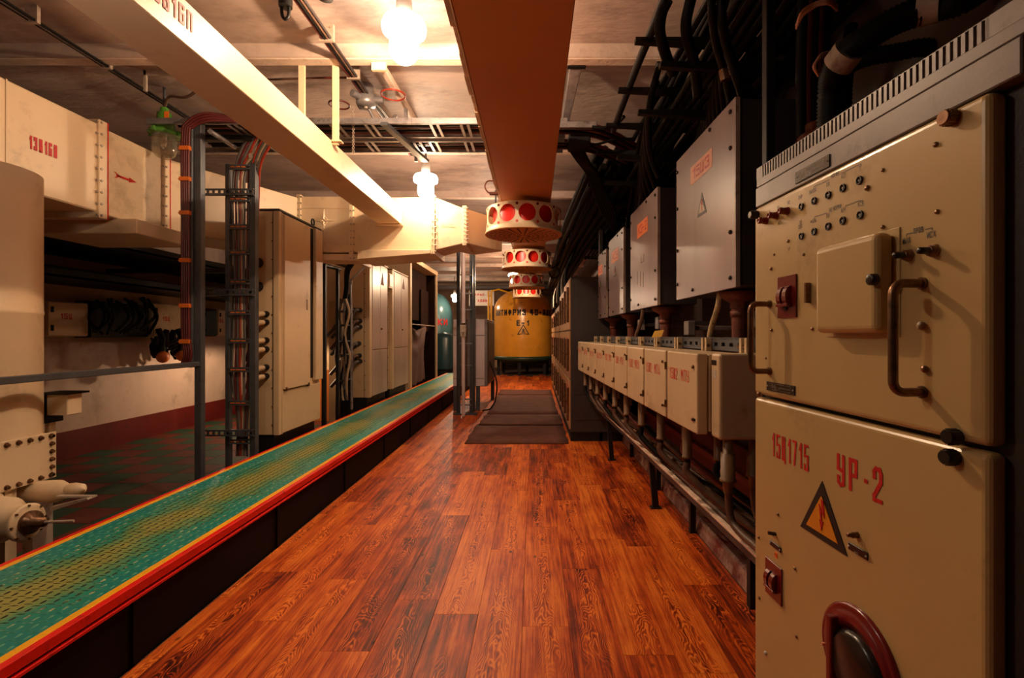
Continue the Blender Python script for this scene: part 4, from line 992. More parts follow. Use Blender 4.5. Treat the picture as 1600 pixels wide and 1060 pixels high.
def wall_with_holes(R, z0, z1, n, hr, mb, zc):
    """cylindrical band with n large round holes"""
    for k in range(n):
        a0 = 2*PI*k/n; half = PI*R/n; K = 28; cs = []; rs = []
        for i in range(K):
            t = 2*PI*i/K; c, s_ = math.cos(t), math.sin(t)
            cs.append((hr*c, zc+hr*s_))
            m = min(half/abs(c) if abs(c) > 1e-6 else 1e9, ((z1-zc) if s_ > 0 else (zc-z0))/abs(s_) if abs(s_) > 1e-6 else 1e9)
            rs.append((m*c, zc+m*s_))
        extra = [(half, z1), (-half, z1), (-half, z0), (half, z0)]
        def wrap(p, r=R): a = a0+p[0]/R; return (r*math.cos(a), r*math.sin(a), p[1])
        vs = [wrap(p) for p in cs]+[wrap(p) for p in rs]+[wrap(p, R-.012) for p in cs]
        fs = [(i, K+i, K+(i+1) % K, (i+1) % K) for i in range(K)]+[(i, (i+1) % K, 2*K+(i+1) % K, 2*K+i) for i in range(K)]
        for e in extra:
            t = math.atan2(e[1]-zc, e[0]) % (2*PI); i = int(t/(2*PI/K)) % K
            vs.append(wrap(e)); fs.append((K+i, len(vs)-1, K+(i+1) % K))
        mb.add(vs, fs, False)
    return mb
def diffuser(c, label):
    R = .43; z0, z1 = 0, .30
    t = thing('air_diffuser', label, 'air diffuser', c, group=None)
    t.rotation_euler = (0, 0, .12)
    w = part('drum_wall', wall_with_holes(R, z0+.055, z1-.02, 12, .096, MB(), .165), duct_cream, t)
    part('rim', MB().lathe([(R-.012, -.002), (R+.014, -.002), (R+.014, .012), (R+.001, .02), (R, .056)], (0,0,0), 'z', 56), duct_cream, t)
    part('top', MB().lathe([(R, z1-.021), (R-.01, z1-.008), (R-.05, z1), (.15, z1), (.15, z1-.02), (R-.06, z1-.02)], (0,0,0), 'z', 56), duct_cream, t)
    part('neck', MB().lathe([(.22, z1), (.22, .352)], (0,0,0), 'z', 32), duct_orange, t)
    part('red_lining', MB().lathe([(R-.08, .02), (R-.08, z1-.02)], (0,0,0), 'z', 56), red_lining, t, label='red inner lining behind the holes')
    mb = MB(); mb2 = MB()
    for k in range(12):
        for zz, tgt in ((.258, mb), (.068, mb2)):
            a = 2*PI*(k+.5)/12
            M = Matrix.Rotation(a, 4, 'Z') @ Matrix.Translation((R+.0005, 0, zz))
            tgt.lathe([(.016, 0), (.0155, .001)], (0, 0, 0), 'x', 12, M)
    part('small_holes', mb, maroon, t, kind='stuff'); part('small_holes', mb2, dull_red, t, kind='stuff')
    b = part('bottom_plate', MB().lathe([(R+.012, -.001), (R+.010, -.006), (0, -.014)], (0,0,0), 'z', 56, None, False), duct_orange, t)
    mb = MB()
    for k in range(24):
        a = 2*PI*k/24; M = Matrix.Rotation(a, 4, 'Z')
        for j in range(7):
            if k % 2 and j < 2: continue
            r0 = .05+.052*j; zz = -.0148+r0*(.0085/.44)
            mb.box(r0, r0+.036, -.0045-.001*j, .0045+.001*j, zz-.0012, zz+.0008, M)
    part('radial_slots', mb, ink, b, kind='stuff')
    return t
df = [(5.62, 'cream drum air diffuser nearest under the central duct, red inside its holes'),
      (8.55, 'second cream drum air diffuser under the duct, directly behind the nearest'),
      (11.9, 'third drum air diffuser under the duct, smaller behind the second'),
      (15.0, 'farthest drum air diffuser, in front of the ochre tank top')]
d0 = diffuser((-.125, df[0][0], H+1.155), df[0][1])
for y, lab in df[1:]:
    c = copy_tree(d0); c.location = ({8.55: -.136, 11.9: -.19, 15.0: -.22}[y], y, H+1.155); c.rotation_euler.z = .12+y; c['label'] = lab

# ================================================================== OCHRE TANK AT THE END OF THE AISLE
TX_, TYY, TR = -.40, 17.7, 1.06
tk = thing('antifreeze_tank', 'large ochre vertical tank lettered in black at the end of the aisle', 'tank', (TX_, TYY, 0), world=True)
prof = [(TR, .60), (TR, 2.30)]
for k in range(1, 11):
    a = PI/2*k/10; prof.append((TR*math.cos(a) if k < 10 else 0, 2.30+.78*math.sin(a)))
part('shell', MB().lathe(prof, (TX_, TYY, 0), 'z', 64), tank_yellow, tk)
part('lower_head', MB().lathe([(0, .30), (.6, .36), (.95, .48), (TR, .60)], (TX_, TYY, 0), 'z', 48), tank_green, tk)
part('support_ring', MB().lathe([(TR+.02, .52), (TR+.06, .52), (TR+.06, .66), (TR+.02, .66)], (TX_, TYY, 0), 'z', 48), tank_green, tk)
for k in range(6):
    a = 2*PI*k/6+.4; x, y = TX_+.95*math.cos(a), TYY+.95*math.sin(a)
    part('leg', MB().box(x-.05, x+.05, y-.05, y+.05, 0, .55), black_steel, tk)
def tank_text(txt, h, w, gap, t, z, arc0, mt, name, lab):
    R = TR+.012
    tot = len(txt)*(w+gap)
    def fn(p):
        a = -PI/2+arc0+(p.x-tot/2)/R
        return Vector((TX_+R*math.cos(a), TYY+R*math.sin(a), z+p.z))
    return part(name, letters(txt, h, w, gap, t, None, fn=fn), mt, tk, label=lab)
tank_text('АНТИФРИЗ 40-ЯДЕ', .205, .128, .040, .048, H+.68, 0.06, ink, 'lettering', 'black stencilled АНТИФРИЗ 40-ЯД')
tank_text('Е-1', .19, .12, .05, .042, H+.32, .04, ink, 'lettering', 'black stencilled Е-1')
def tp(u, z, r=.014):
    a = -PI/2+.02+u/TR; return Vector((TX_+(TR+r)*math.cos(a), TYY+(TR+r)*math.sin(a), z))
zs = H+.02; hh = .36; ww = .21
o3 = [tp(-ww, zs), tp(ww, zs), tp(0, zs+hh)]; i3 = [tp(-ww+.05, zs+.027), tp(ww-.05, zs+.027), tp(0, zs+hh-.055)]
mb = MB().add(o3+i3, [(0, 1, 4, 3), (1, 2, 5, 4), (2, 0, 3, 5)])
ts = part('hazard_triangle', mb, ink, tk, label='black outlined hazard triangle with skull')
sk = MB()
def blob(u, z, r, n=10): sk.add([tp(u+r*math.cos(2*PI*i/n), z+r*math.sin(2*PI*i/n), .016) for i in range(n)], [tuple(range(n))])
blob(0, zs+.165, .045); sk.add([tp(-.028, zs+.10, .016), tp(.028, zs+.10, .016), tp(.028, zs+.14, .016), tp(-.028, zs+.14, .016)], [(0, 1, 2, 3)])
for s in (-1, 1): sk.add([tp(-s*.075, zs+.045, .016), tp(-s*.065, zs+.03, .016), tp(s*.075, zs+.10, .016), tp(s*.065, zs+.115, .016)], [(0, 1, 2, 3)])
part('skull', sk, ink, ts)
ey = MB()
for u in (-.018, .018): ey.add([tp(u+.011*math.cos(2*PI*i/8), zs+.165+.011*math.sin(2*PI*i/8), .018) for i in range(8)], [tuple(range(8))])
part('skull_eyes', ey, tank_yellow, ts)
# yellow ladder and pipes beside the tank
tl = thing('tank_ladder', 'bright yellow ladder and guard pipes on the near side of the ochre tank', 'ladder', (-1.4, 16.9, 0), world=True)
yl = paint('bright_yellow_paint', (.80, .42, .02), .4, var=.1)
for px in (763, 767.5):
    p = at_y(px, 455, 16.7); part('side_rail', MB().cyl((p.x, 16.7, .3), (p.x, 16.7, p.z), .035, 8), yl, tl)
a, b = at_y(763, 0, 16.7).x, at_y(767.5, 0, 16.7).x
for k in range(9): part('rung', MB().cyl((a, 16.7, .5+.28*k), (b, 16.7, .5+.28*k), .02, 6), yl, tl)
part('top_pipe', MB().tube([(b, 16.7, at_y(0, 455, 16.7).z), (b+.25, 16.8, at_y(0, 452, 16.7).z), (b+.6, 17.2, at_y(0, 456, 16.7).z)], .03, 8), yl, tl)
# things behind
tb = thing('teal_tank', 'teal vertical tank with red lettering seen beyond the booth', 'tank', (-4.1, 19, 0), world=True)
tbx = at_y(682, 0, 19).x
tprof = [(.62, .5), (.62, 2.1)]+[(.62*math.cos(PI/2*k/6) if k < 6 else 0, 2.1+.95*math.sin(PI/2*k/6)) for k in range(1, 7)]
part('shell', MB().lathe(tprof, (tbx, 19, 0), 'z', 32), tank_blue, tb)
def tfn(p):
    a = -PI/2+.30+(p.x-.45)/.63
    return Vector((tbx+.632*math.cos(a), 19+.632*math.sin(a), 1.78+p.z))
part('lettering', letters('ЕМКИ', .24, .17, .05, .045, None, fn=tfn), red_mark, tb, label='red stencilled letters')
part('base', MB().lathe([(.5, 0), (.5, .5)], (tbx, 19, 0), 'z', 16), black_steel, tb)
tb2 = thing('dark_teal_vessel', 'dark teal vessel standing beyond the walkway end', 'tank', (-3.0, 16, 0), world=True)
x = at_y(693, 0, 16).x
part('shell', MB().lathe([(.36, .3), (.36, 1.30), (.30, 1.42), (0, 1.5)], (x, 16, 0), 'z', 24), paint('deep_teal', (.01, .045, .055), .35), tb2)
part('base', MB().lathe([(.3, 0), (.3, .3)], (x, 16, 0), 'z', 16), black_steel, tb2)
for k, (py, r) in enumerate(((426, .16), (436, .13), (443, .12))):
    z = at_y(0, py, 20.5).z
    solo('ceiling_pipe', MB().cyl((-5.0, 20.5+.3*k, z), (1.2, 20.5+.3*k, z), r, 14), pale_metal if k < 2 else side_grey, ['thick pale pipe crossing highest at the far end', 'pale pipe crossing below the thickest one at the far end', 'dark pipe crossing lowest at the far end'][k], 'pipe', (-2, 20.5+.3*k, z))
solo('far_beam', MB().box(-5.2, .6, 19.4, 19.6, at_y(0, 452, 19.5).z, at_y(0, 447, 19.5).z), side_grey, 'dark steel beam crossing under the far pipes', 'beam', (-2, 19.5, 3.3), None, .01)
fs_ = thing('far_sign', 'white notice board with red lettering high beside the ochre tank', 'sign', (-1.95, 19.2, 2.6), world=True)
a, b = at_y(733, 478, 19.2), at_y(772, 454, 19.2)
part('board', MB().box(a.x, b.x, 19.2, 19.25, a.z, b.z), white_dot, fs_, .005)
part('post', MB().box(a.x+.1, a.x+.16, 19.25, 19.3, 0, b.z).box(b.x-.16, b.x-.1, 19.25, 19.3, 0, b.z), pale_metal, fs_)
part('lettering', letters('ТРАП', .09, .07, .03, .02, Matrix.Translation((a.x+.22, 19.19, b.z-.22))), red_mark, fs_)
part('lettering', letters('НЕ ХОДИТЬ'.replace('Ь', ''), .10, .07, .03, .022, Matrix.Translation((a.x+.08, 19.19, b.z-.46))), red_mark, fs_)
fb = thing('far_shelving', 'tan equipment cabinet standing under the white notice board', 'cabinet', (-2, 19.6, 0), world=True)
part('body', MB().box(-2.5, -1.3, 19.4, 20.0, 0, 1.95), far_wall, fb, .01)
part('door', MB().box(-2.45, -1.92, 19.37, 19.4, .1, 1.9), cream, fb, .005); part('door', MB().box(-1.88, -1.35, 19.37, 19.4, .1, 1.9), cream, fb, .005)

# ================================================================== CEILING LAMPS AND ADDED FILL LAMPS
def lamp(loc, lit, label, drop=.12, enamel=green_enamel, tilt=0):
    if lit: enamel = white_dot  # housings of lit lamps whitened, painting in their overexposed glare
    t = thing('ceiling_or_added_lamp', label, 'lamp', loc)
    zt = CZ-loc[2]
    if lit: hp_ = [(.03, .30), (.035, .26), (.05, .25), (.05, .17), (.055, .10), (.06, .085)]
    part('stem', MB().cyl((0, 0, .27), (0, 0, max(zt, .3)), .012, 8), steel, t)
    part('housing', MB().lathe(hp_ if lit else [(.03, .30), (.035, .26), (.055, .25), (.06, .17), (.075, .165), (.085, .10), (.115, .09), (.12, .062), (.09, .06)], (0,0,0), 'z', 28), enamel, t)
    if not lit:
        for q in ((-.12, 0, .075), (.12, 0, .075), (0, -.12, .075)): part('clamp_lug', MB().cbox(q, (.03, .03, .04)), enamel, t, .004)
    g = [(.088, .06)]+[(.092*math.cos(a) if a < 1.5 else 0, -.06-.09*math.sin(a)) for a in [PI/2*i/7 for i in range(8)]]
    gl = part('glass_globe', MB().lathe(g, (0,0,0), 'z', 28), lit_glass if lit else glass_dim, t)
    if lit: part('glowing_skirt', MB().lathe([(.10, .035), (.135, .05), (.140, .085), (.125, .12), (.085, .135)], (0,0,0), 'z', 28), lit_glass, t)  # reflector skirt made to glow, standing in for its blown-out glare
    part('bulb', MB().lathe([(.018, .05), (.022, .0)]+[(.034*math.cos(a), -.03+.036*math.sin(a)) for a in [.9, .4, 0, -.5, -1.0, -1.4]]+[(0, -.067)], (0,0,.0 if not lit else .05), 'z', 14), bulb_hot if lit else glass_dim, t)
    return t
lamp((-.83, 3.10, 3.28), True, 'brightly lit globe lamp nearest, just beside the central duct')
l2 = lamp((-3.24, 4.26, 3.09), False, 'unlit green enamel lamp with clear glass above the large duct')
part('orange_tag', MB().box(.035, .075, -.05, -.046, .16, .25), orange_label, l2, label='small orange tag')
lamp((-1.24, 5.55, 3.10), True, 'lit globe lamp hanging over the crossing duct, second from the camera')
lamp((-2.95, 18.0, 2.77), True, 'small distant lit lamp beside the teal tank')
lamp((-1.9, 10.5, 3.45), True, 'added fill lamp hidden behind the aisle posts, midway down the aisle')
lamp((-.55, 12.8, 2.90), True, 'added fill lamp hidden behind the third drum diffuser, lighting the ochre tank')

lamp((-1.6, 1.05, 2.4), True, 'lit lamp beside the viewer, out of the picture')
lamp((-.58, 7.3, 2.95), True, 'added fill lamp hidden behind the nearest drum diffuser')
wl = thing('added_low_lamp', 'added low lamp on a stand, unseen behind the tall cream cabinets', 'lamp', (-4.2, 7.5, 0), world=True)  # fitting added for the unseen low light
part('pole', MB().cyl((-4.2, 7.56, 0), (-4.2, 7.56, 1.44), .012), black_steel, wl)
part('base', MB().cyl((-4.2, 7.56, 0), (-4.2, 7.56, .02), .12), black_steel, wl)
part('socket', MB().cyl((-4.2, 7.5, 1.36), (-4.2, 7.5, 1.46), .03).box(-4.21, -4.19, 7.5, 7.57, 1.43, 1.45), black_steel, wl)
part('added_lamp_shade', MB().lathe([(0, 1.366), (.045, 1.365), (.165, 1.285), (.17, 1.285), (.05, 1.37), (0, 1.372)], (-4.2, 7.5, 0), 'z', 24), black_steel, wl)  # shade added to keep the low light off the upper recess
part('bulb', MB().lathe([(.0, -.05), (.035, -.03), (.04, 0), (.03, .05)], (-4.2, 7.5, 1.31), 'z', 14), lit_glass, wl)
# ceiling cable runs
def run(pts, n, r, mts, lab, grp, spread=.02):
    for k in range(n):
        off = (k-(n-1)/2)*spread
        q = [Vector(p)+Vector((off, 0, random.uniform(-.004, .004))) for p in pts]
        mt = mts[k % len(mts)]
        solo('cable', MB().tube(smooth_path(q, 4), r, 6), mt, lab, 'cable', tuple(q[0]), grp)
zc_ = 3.47
run([(-1.45, y, zc_) for y in (.3, 1.2, 2.2, 3.2, 4.0, 4.25)]+[(-1.42, 4.5, zc_), (-1.40, 5.6, zc_)], 4, .010, [red_cable, rubber, brown_cable, side_grey], 'cable in the clipped run along the ceiling above the small duct', 'ceiling run above the small duct', .019)
for y in (2.5, 2.95, 3.4, 3.9): solo('cable_clip', MB().box(-1.50, -1.40, y-.012, y+.012, zc_-.018, CZ), pale_metal, 'metal clip holding the ceiling cable run above the small duct', 'clip', (-1.45, y, zc_), 'clips of the middle ceiling run')
run([(-3.30, y, zc_) for y in (.3, 1.5, 2.6, 3.6, 4.4, 5.4)], 3, .010, [rubber, tray_steel, rubber], 'cable in the clipped run along the ceiling over the large duct', 'ceiling run over the large duct', .022)
for y in (1.6, 2.2, 2.75, 3.2, 3.75): solo('cable_clip', MB().box(-3.34, -3.26, y-.012, y+.012, zc_-.018, CZ), pale_metal, 'metal clip on the ceiling run over the large duct', 'clip', (-3.3, y, zc_), 'clips of the side ceiling run')
run([(-2.45, y, zc_) for y in (2.9, 3.6, 4.4, 5.0, 5.6, 6.3)], 2, .010, [rubber, side_grey], 'cable on the ceiling between the two side ducts', 'ceiling run between the ducts', .022)
run([(x, 3.98+.02*math.sin(x*5), zc_+.03) for x in (-2.6, -2.2, -1.8, -1.5)], 2, .009, [brown_cable, red_cable], 'short brown cable crossing to the ceiling junction box', 'crossing cables at the junction box', .0)
jx, jy, jz = -1.46, 4.22, 3.44
jb = thing('junction_box', 'round grey cast junction box on the ceiling cable run', 'junction box', (jx, jy, jz), world=True)
part('body', MB().lathe([(.0, -.06), (.075, -.055), (.085, -.03), (.085, .04), (.06, .05), (.06, .13)], (jx, jy, jz), 'z', 20), tray_steel, jb)
for a in (0, 2.2, 4.2): part('spout', MB().cyl((jx+.07*math.cos(a), jy+.07*math.sin(a), jz), (jx+.15*math.cos(a), jy+.15*math.sin(a), jz), .03, 10), tray_steel, jb)
part('cover_screw', MB().cyl((jx, jy, jz-.075), (jx, jy, jz-.055), .015, 8), pale_metal, jb)
solo('cable_loop', MB().torus((jx-.24, jy+.02, jz-.03), .085, .008, 'z', 20, 6), red_cable, 'dark red loop of cable left beside the ceiling junction box', 'cable', (jx-.24, jy, jz))
solo('cable_loop', MB().torus((jx+.25, jy-.05, jz+.02), .10, .008, 'z', 20, 6), red_bright, 'orange-red loop of cable between junction box and ceiling batten', 'cable', (jx+.25, jy, jz))
solo('cable_loop', MB().tube(smooth_path([(jx, jy+.05, jz-.04), (jx+.05, jy+.12, jz-.13), (jx+.14, jy+.2, jz-.12), (jx+.17, jy+.3, jz), (jx+.12, jy+.5, jz+.02)], 5), .014, 7), tray_steel, 'grey cable loop sagging under the ceiling junction box', 'cable', (jx, jy, jz))
mb = MB(); zz = jz-.06; k = 0; cxx = at_y(552, 160, jy).x
while zz > H+(524-240)/760*jy:
    mb.torus((cxx, jy, zz), .010, .0028, 'x' if k % 2 else 'y', 8, 4); zz -= .016; k += 1
ch = solo('hanging_chain', mb, pale_metal, 'thin bead chain hanging from the ceiling junction box', 'chain', (cxx, jy, zz)); 
a0, a1 = (-1.19, 3.72, 3.46), (-1.17, 4.85, 3.50)
bt = thing('ceiling_batten', 'cream angle batten running along the ceiling from beam to trays', 'batten', a0, world=True)
part('batten', MB().hexa([(-1.21,3.72,3.46),(-1.165,3.72,3.46),(-1.165,4.9,3.50),(-1.21,4.9,3.50),(-1.21,3.72,3.52),(-1.165,3.72,3.52),(-1.165,4.9,3.56),(-1.21,4.9,3.56)]), beam_mat, bt, .004)
part('end_bracket', MB().box(-1.24, -1.13, 3.70, 3.73, 3.42, 3.53), duct_cream, bt)
# lamp-side cable arms near the green lamp
solo('lamp_cable', MB().tube(smooth_path([(-3.24, 4.26, 3.40), (-3.15, 4.2, 3.46), (-2.98, 4.15, 3.43), (-2.85, 4.1, 3.46), (-2.78, 4.1, 3.55)], 5), .012, 7), brown_cable, 'brown cable looping from the green lamp to the ceiling', 'cable', (-3.2, 4.2, 3.4))
solo('lamp_bracket', MB().box(-3.2, -2.9, 3.98, 4.0, 3.53, 3.57).box(-3.2, -3.18, 3.98, 4.0, 3.40, 3.57), pale_metal, 'thin pale bracket by the green lamp', 'bracket', (-3.1, 4, 3.5))
sh = thing('dark_shackle', 'dark shackle with hook hanging from the ceiling at the top of the picture', 'hook', at_y(445, 5, 3.0), world=True)
c = at_y(446, 6, 3.0)
part('base', MB().cyl((c.x, 3, c.z-.02), (c.x, 3, CZ), .04, 10), black_steel, sh)
part('bow', MB().tube(smooth_path([(c.x-.025, 3, c.z), (c.x-.02, 3, c.z-.07), (c.x, 3, c.z-.095), (c.x+.02, 3, c.z-.07), (c.x+.022, 3, c.z)], 4), .010, 7), black_steel, sh)
sc_ = at_y(508, 0, 2.9)
solo('ceiling_bolt_plate', MB().lathe([(.05, 0), (.045, -.02), (0, -.03)], (sc_.x, 2.9, sc_.z+.03), 'z', 16).cyl((sc_.x, 2.9, sc_.z+.03), (sc_.x, 2.9, CZ), .03, 10), black_steel, 'small dark round fitting on the ceiling near the shackle', 'fitting', (sc_.x, 2.9, sc_.z))
# hanger on the other side of the central duct
hg = thing('tray_hanger', 'sloping steel channel hanger on the far side of the central duct', 'bracket', (.28, 3.9, 3.2), world=True)
a, b = at_y(901, 100, 3.76), at_y(884, 190, 4.25)
dx = Vector((.030, 0, 0))
part('channel', MB().hexa([a-dx*1.6, a+dx*1.6, b+dx, b-dx, a-dx*1.6+Vector((0,.03,.06)), a+dx*1.6+Vector((0,.03,.06)), b+dx+Vector((0,.05,.06)), b-dx+Vector((0,.05,.06))]), tray_steel, hg, .004)
part('end_plate', MB().box(a.x-.07, a.x+.07, 3.74, 3.78, a.z-.03, CZ), black_steel, hg)
p, q = at_y(874, 196, 4.12), at_y(932, 196, 4.12)
part('cross_channel', MB().box(p.x, q.x, 4.10, 4.15, p.z-.025, p.z+.028), tray_steel, hg, .003)
part('junction', MB().box(at_y(888, 0, 4.3).x, at_y(922, 0, 4.3).x, 4.25, 4.4, H+(524-232)*4.3/760, H+(524-212)*4.3/760), black_steel, hg, .01)
random.seed(21)
for k in range(6):
    x0 = at_y(884+4*k, 0, 4.4).x
    pts = [(x0, 4.35, 3.12), (x0+.10, 4.45, 3.02-.01*k), at_y(916+3*k, 268, 4.7), at_y(926+3*k, 292, 4.9), at_y(940+4*k, 330, 5.2), at_y(960, 360, 5.4)]
    solo('cable', MB().tube(smooth_path(pts, 5), .019, 7), rubber, 'thick black cable drooping from the trays past the duct towards the wall boxes', 'cable', tuple(pts[0]), 'black cables drooping beside the central duct')
solo('cable', MB().tube(smooth_path([(.32, 4.3, 3.08), at_y(930, 226, 4.3), at_y(960, 218, 4.3), at_y(990, 217, 4.3)], 5), .012, 7), rubber, 'single thin black cable stretched from the trays to the wall side', 'cable', (.3, 4.3, 3.1))
solo('cable', MB().tube(smooth_path([at_y(925, 199, 4.1), at_y(945, 200, 4.1), at_y(960, 196, 4.1), at_y(975, 182, 4.0)], 5), .016, 7), rubber, 'thick black cable bending from the cross channel to the ladder', 'cable', (.6, 4.1, 3.2))
# ================================================================== RIGHT: CONTROL CABINET
UX, UY, UA = .587, 1.30, math.atan2(-.597, .037)
class Face:
    """front face of a unit on the right-hand side: local x runs along the face towards the camera, y into it"""
    def __init__(s, X, Y, ang): s.X, s.Y, s.a = X, Y, ang; s.c, s.s = math.cos(ang), math.sin(ang)
    def __call__(s, px, py, out=0.0):
        k = (px-835)/760
        ox, oy = s.X+s.s*out, s.Y-s.c*out      # face pushed out by `out` (local -y)
        u = (k*oy-ox)/(s.c-k*s.s)
        Y = oy+s.s*u
        return u, H+(524-py)/760*Y
F = Face(UX, UY, UA)
uc = thing('control_cabinet', 'large grey cabinet with two cream control panels, handles and lamps, nearest the camera', 'cabinet', (UX, UY, 0), UA)
ZT = 1.845
part('body', MB().box(-.004, 1.05, .032, .62, 0, ZT-.03), dark_hammer, uc, .004)
part('rear_housing', MB().box(-.003, .66, .045, .5, 1.7, ZT-.03), side_grey, uc)
part('trim_band', MB().box(-.003, .668, .006, .032, 1.741, 1.792), hammer_grey, uc, .002)
part('trim_band', MB().box(-.002, .672, .008, .032, 1.7935, ZT-.030), hammer_grey, uc, .0015, label='grey band under the row of vent slots')
mb = MB().box(-.002, .028, .008, .012, ZT-.031, ZT).box(.62, .70, .008, .012, ZT-.031, ZT)
u = .033
while u < .62: mb.box(u, u+.0066, .008, .012, ZT-.031, ZT); u += .0122
mb.box(-.002, .70, .0085, .012, ZT-.001, ZT+.0005)
part('vent_comb', mb, hammer_grey, uc)
part('side_column', MB().box(.672, .76, .012, .04, 0, ZT-.0), dark_hammer, uc, .004)
part('side_column', MB().box(.765, 1.05, .004, .04, 0, ZT+.06), dark_hammer, uc, .006)
part('top_cap', MB().box(.70, 1.05, .02, .5, ZT-.03, ZT+.02), hammer_grey, uc, .004)
up = part('upper_panel', MB().box(0, .632, 0, .03, 1.2445, 1.738), panel_cream, uc, .011, 4)
lo = part('lower_panel', MB().box(0, .632, 0, .03, .15, 1.236), panel_cream, uc, .011, 4)
part('plinth', MB().box(0, 1.05, .04, .6, 0, .15), black_steel, uc)

def knob(u, z, r, d, mat, parent, name='knob', n=20, base=None, ribs=False, label=None, dome=False):
    prof = [(r, 0), (r, -d*.8), (r*.85, -d)] if not dome else [(r, 0), (r*.95, -d*.5), (r*.6, -d*.9), (0, -d)]
    if base: prof = [(base, 0), (base, -.003), (r, -.004)]+prof[1:]
    mb = MB().lathe(prof, (u, 0, z), 'y', n)
    if ribs:
        for k in range(16):
            a = 2*PI*k/16; mb.cyl((u+r*math.cos(a), -.002, z+r*math.sin(a)), (u+r*math.cos(a), -d*.8, z+r*math.sin(a)), .0012, 4)
    return part(name, mb, mat, parent, label=label)
# indicator lenses
for (px, py) in ((1253,323),(1273,314),(1295,305),(1318,294),(1344,282),(1253,369),(1273,362),(1295,354),(1318,345),(1345,336)):
    u, z = F(px, py)
    a = part('indicator_lens', MB().lathe([(.0082, 0), (.0082, -.003), (.0062, -.004), (.0058, -.0015), (0, -.0015)], (u, 0, z), 'y', 20), bakelite, up)
    part('lens_centre', MB().lathe([(.0025, -.0015), (.0018, -.003), (0, -.0035)], (u, 0, z), 'y', 10), white_dot, a)
# red terminal knobs
for px, py in ((1198,345),(1214,337),(1231,330)):
    u, z = F(px, py, .0)
    a = knob(u, z, .0082, .012, red_knob, up, 'terminal_knob', base=.0095, label='red terminal knob')
    part('knob_cap', MB().lathe([(.0075, -.012), (.0085, -.0135), (.0085, -.021), (.006, -.023), (.004, -.021), (0, -.021)], (u, 0, z), 'y', 6), red_knob, a)
u, z = F(1184, 336); knob(u, z, .010, .022, bakelite, up, 'captive_knob', ribs=True, label='black ribbed knob')
# cover box
u0, u1, z0, z1 = .303, .472, 1.404, 1.577
cvr = part('cover_box', MB().box(u0, u1, -.034, 0, z0, z1), panel_cream, up, .013, 4, label='raised cream cover with rounded edges')
part('cover_flange', MB().box(u0-.006, u1+.010, -.002, 0, z0-.008, z1+.006), panel_cream, cvr, .001)
u, z = F(1366, 437, .036)
part('cover_knob', MB().lathe([(.010, -.034), (.010, -.044), (.007, -.046), (0, -.045)], (u, 0, z), 'y', 20), bakelite, cvr, label='black slotted knob')
part('hinge', MB().box(u0-.003, u0+.001, -.012, -.003, z0+.03, z0+.07).box(u0-.003, u0+.001, -.012, -.003, z1-.03, z1-.022), bronze, cvr)
# small slotted plate left of the cover
u, z = F(1266, 458, .0)
part('coded_plate', MB().box(u-.003, u+.003, -.012, -.001, z-.022, z+.022), bronze, up)
# rocker switches
def rocker(u0, u1, z0, z1, par, lab):
    a = part('toggle_switch', MB().box(u0, u1, -.004, 0, z0, z1), maroon, par, .001, label=lab)
    m = (u0+u1)/2; h = z1-z0
    for s in (-1, 1):
        c = m+s*(u1-u0)*.16
        poly = []
        for k in range(9):
            t = PI*(k/8); poly.append((-.003-.016*math.sin(t), z0+h*.5+h*.26*math.cos(t)))
        mb = MB(); w = (u1-u0)*.10
        vs = [(c-w, y, z) for y, z in poly]+[(c+w, y, z) for y, z in poly]; n = len(poly)
        mb.add(vs, [tuple(range(n)), tuple(range(n, 2*n))[::-1]]+[((i+1) % n, i, i+n, (i+1) % n+n) for i in range(n)])
        part('rocker_cheek', mb, maroon, a)
    part('slot', MB().box(m-(u1-u0)*.06, m+(u1-u0)*.06, -.0075, -.003, z0+h*.18, z1-h*.25), ink, a)
    part('lever', MB().cbox((m, -.012, z0+h*.30), ((u1-u0)*.62, .010, h*.07)), maroon, a, .001)
    return a
u0_, zt_ = F(1217, 432); u1_, zb_ = F(1246, 496)
rocker(u0_, u1_, zb_, F(1246, 428)[1], up, 'dark red double rocker switch')
rocker(.062, .134, .748, .838, lo, 'maroon switch with projecting lever')
# push buttons
for px, py, s in ((1417, 399, 1), (1457, 392, 1.0)):
    u, z = F(px+4, py)
    a = part('push_button', MB().lathe([(.0105, 0), (.0105, -.004), (.009, -.005)], (u, 0, z), 'y', 6), screw_metal, up)
    part('nut', MB().lathe([(.0085, -.005), (.0085, -.010), (.006, -.011)], (u, 0, z), 'y', 8), bronze, a)
    part('plunger', MB().lathe([(.0055, -.010), (.0055, -.026), (.004, -.028), (0, -.028)], (u, 0, z), 'y', 14), bakelite, a)
# handles
for (ta, tb_) in (((1205, 475), (1201, 580)), ((1443, 443), (1441, 613))):
    u, za = F(*ta); u2, zb2 = F(*tb_); u = (u+u2)/2
    pr = .050; R_ = .018; pts = [(u, 0, za), (u, -pr+R_, za)]
    for k in range(1, 7): t = PI/2*k/6; pts.append((u, -pr+R_-R_*math.sin(t), za-R_+R_*math.cos(t)))
    for k in range(0, 7): t = PI/2*k/6; pts.append((u, -pr+R_-R_*math.cos(t), zb2+R_-R_*math.sin(t)))
    pts.append((u, 0, zb2))
    hd = part('handle', MB().tube(pts, .0072, 14), bronze, up, label='worn bronze grab handle')
    for z_ in (za, zb2): part('end_boss', MB().cyl((u, 0, z_), (u, -.004, z_), .010, 14), bronze, hd)
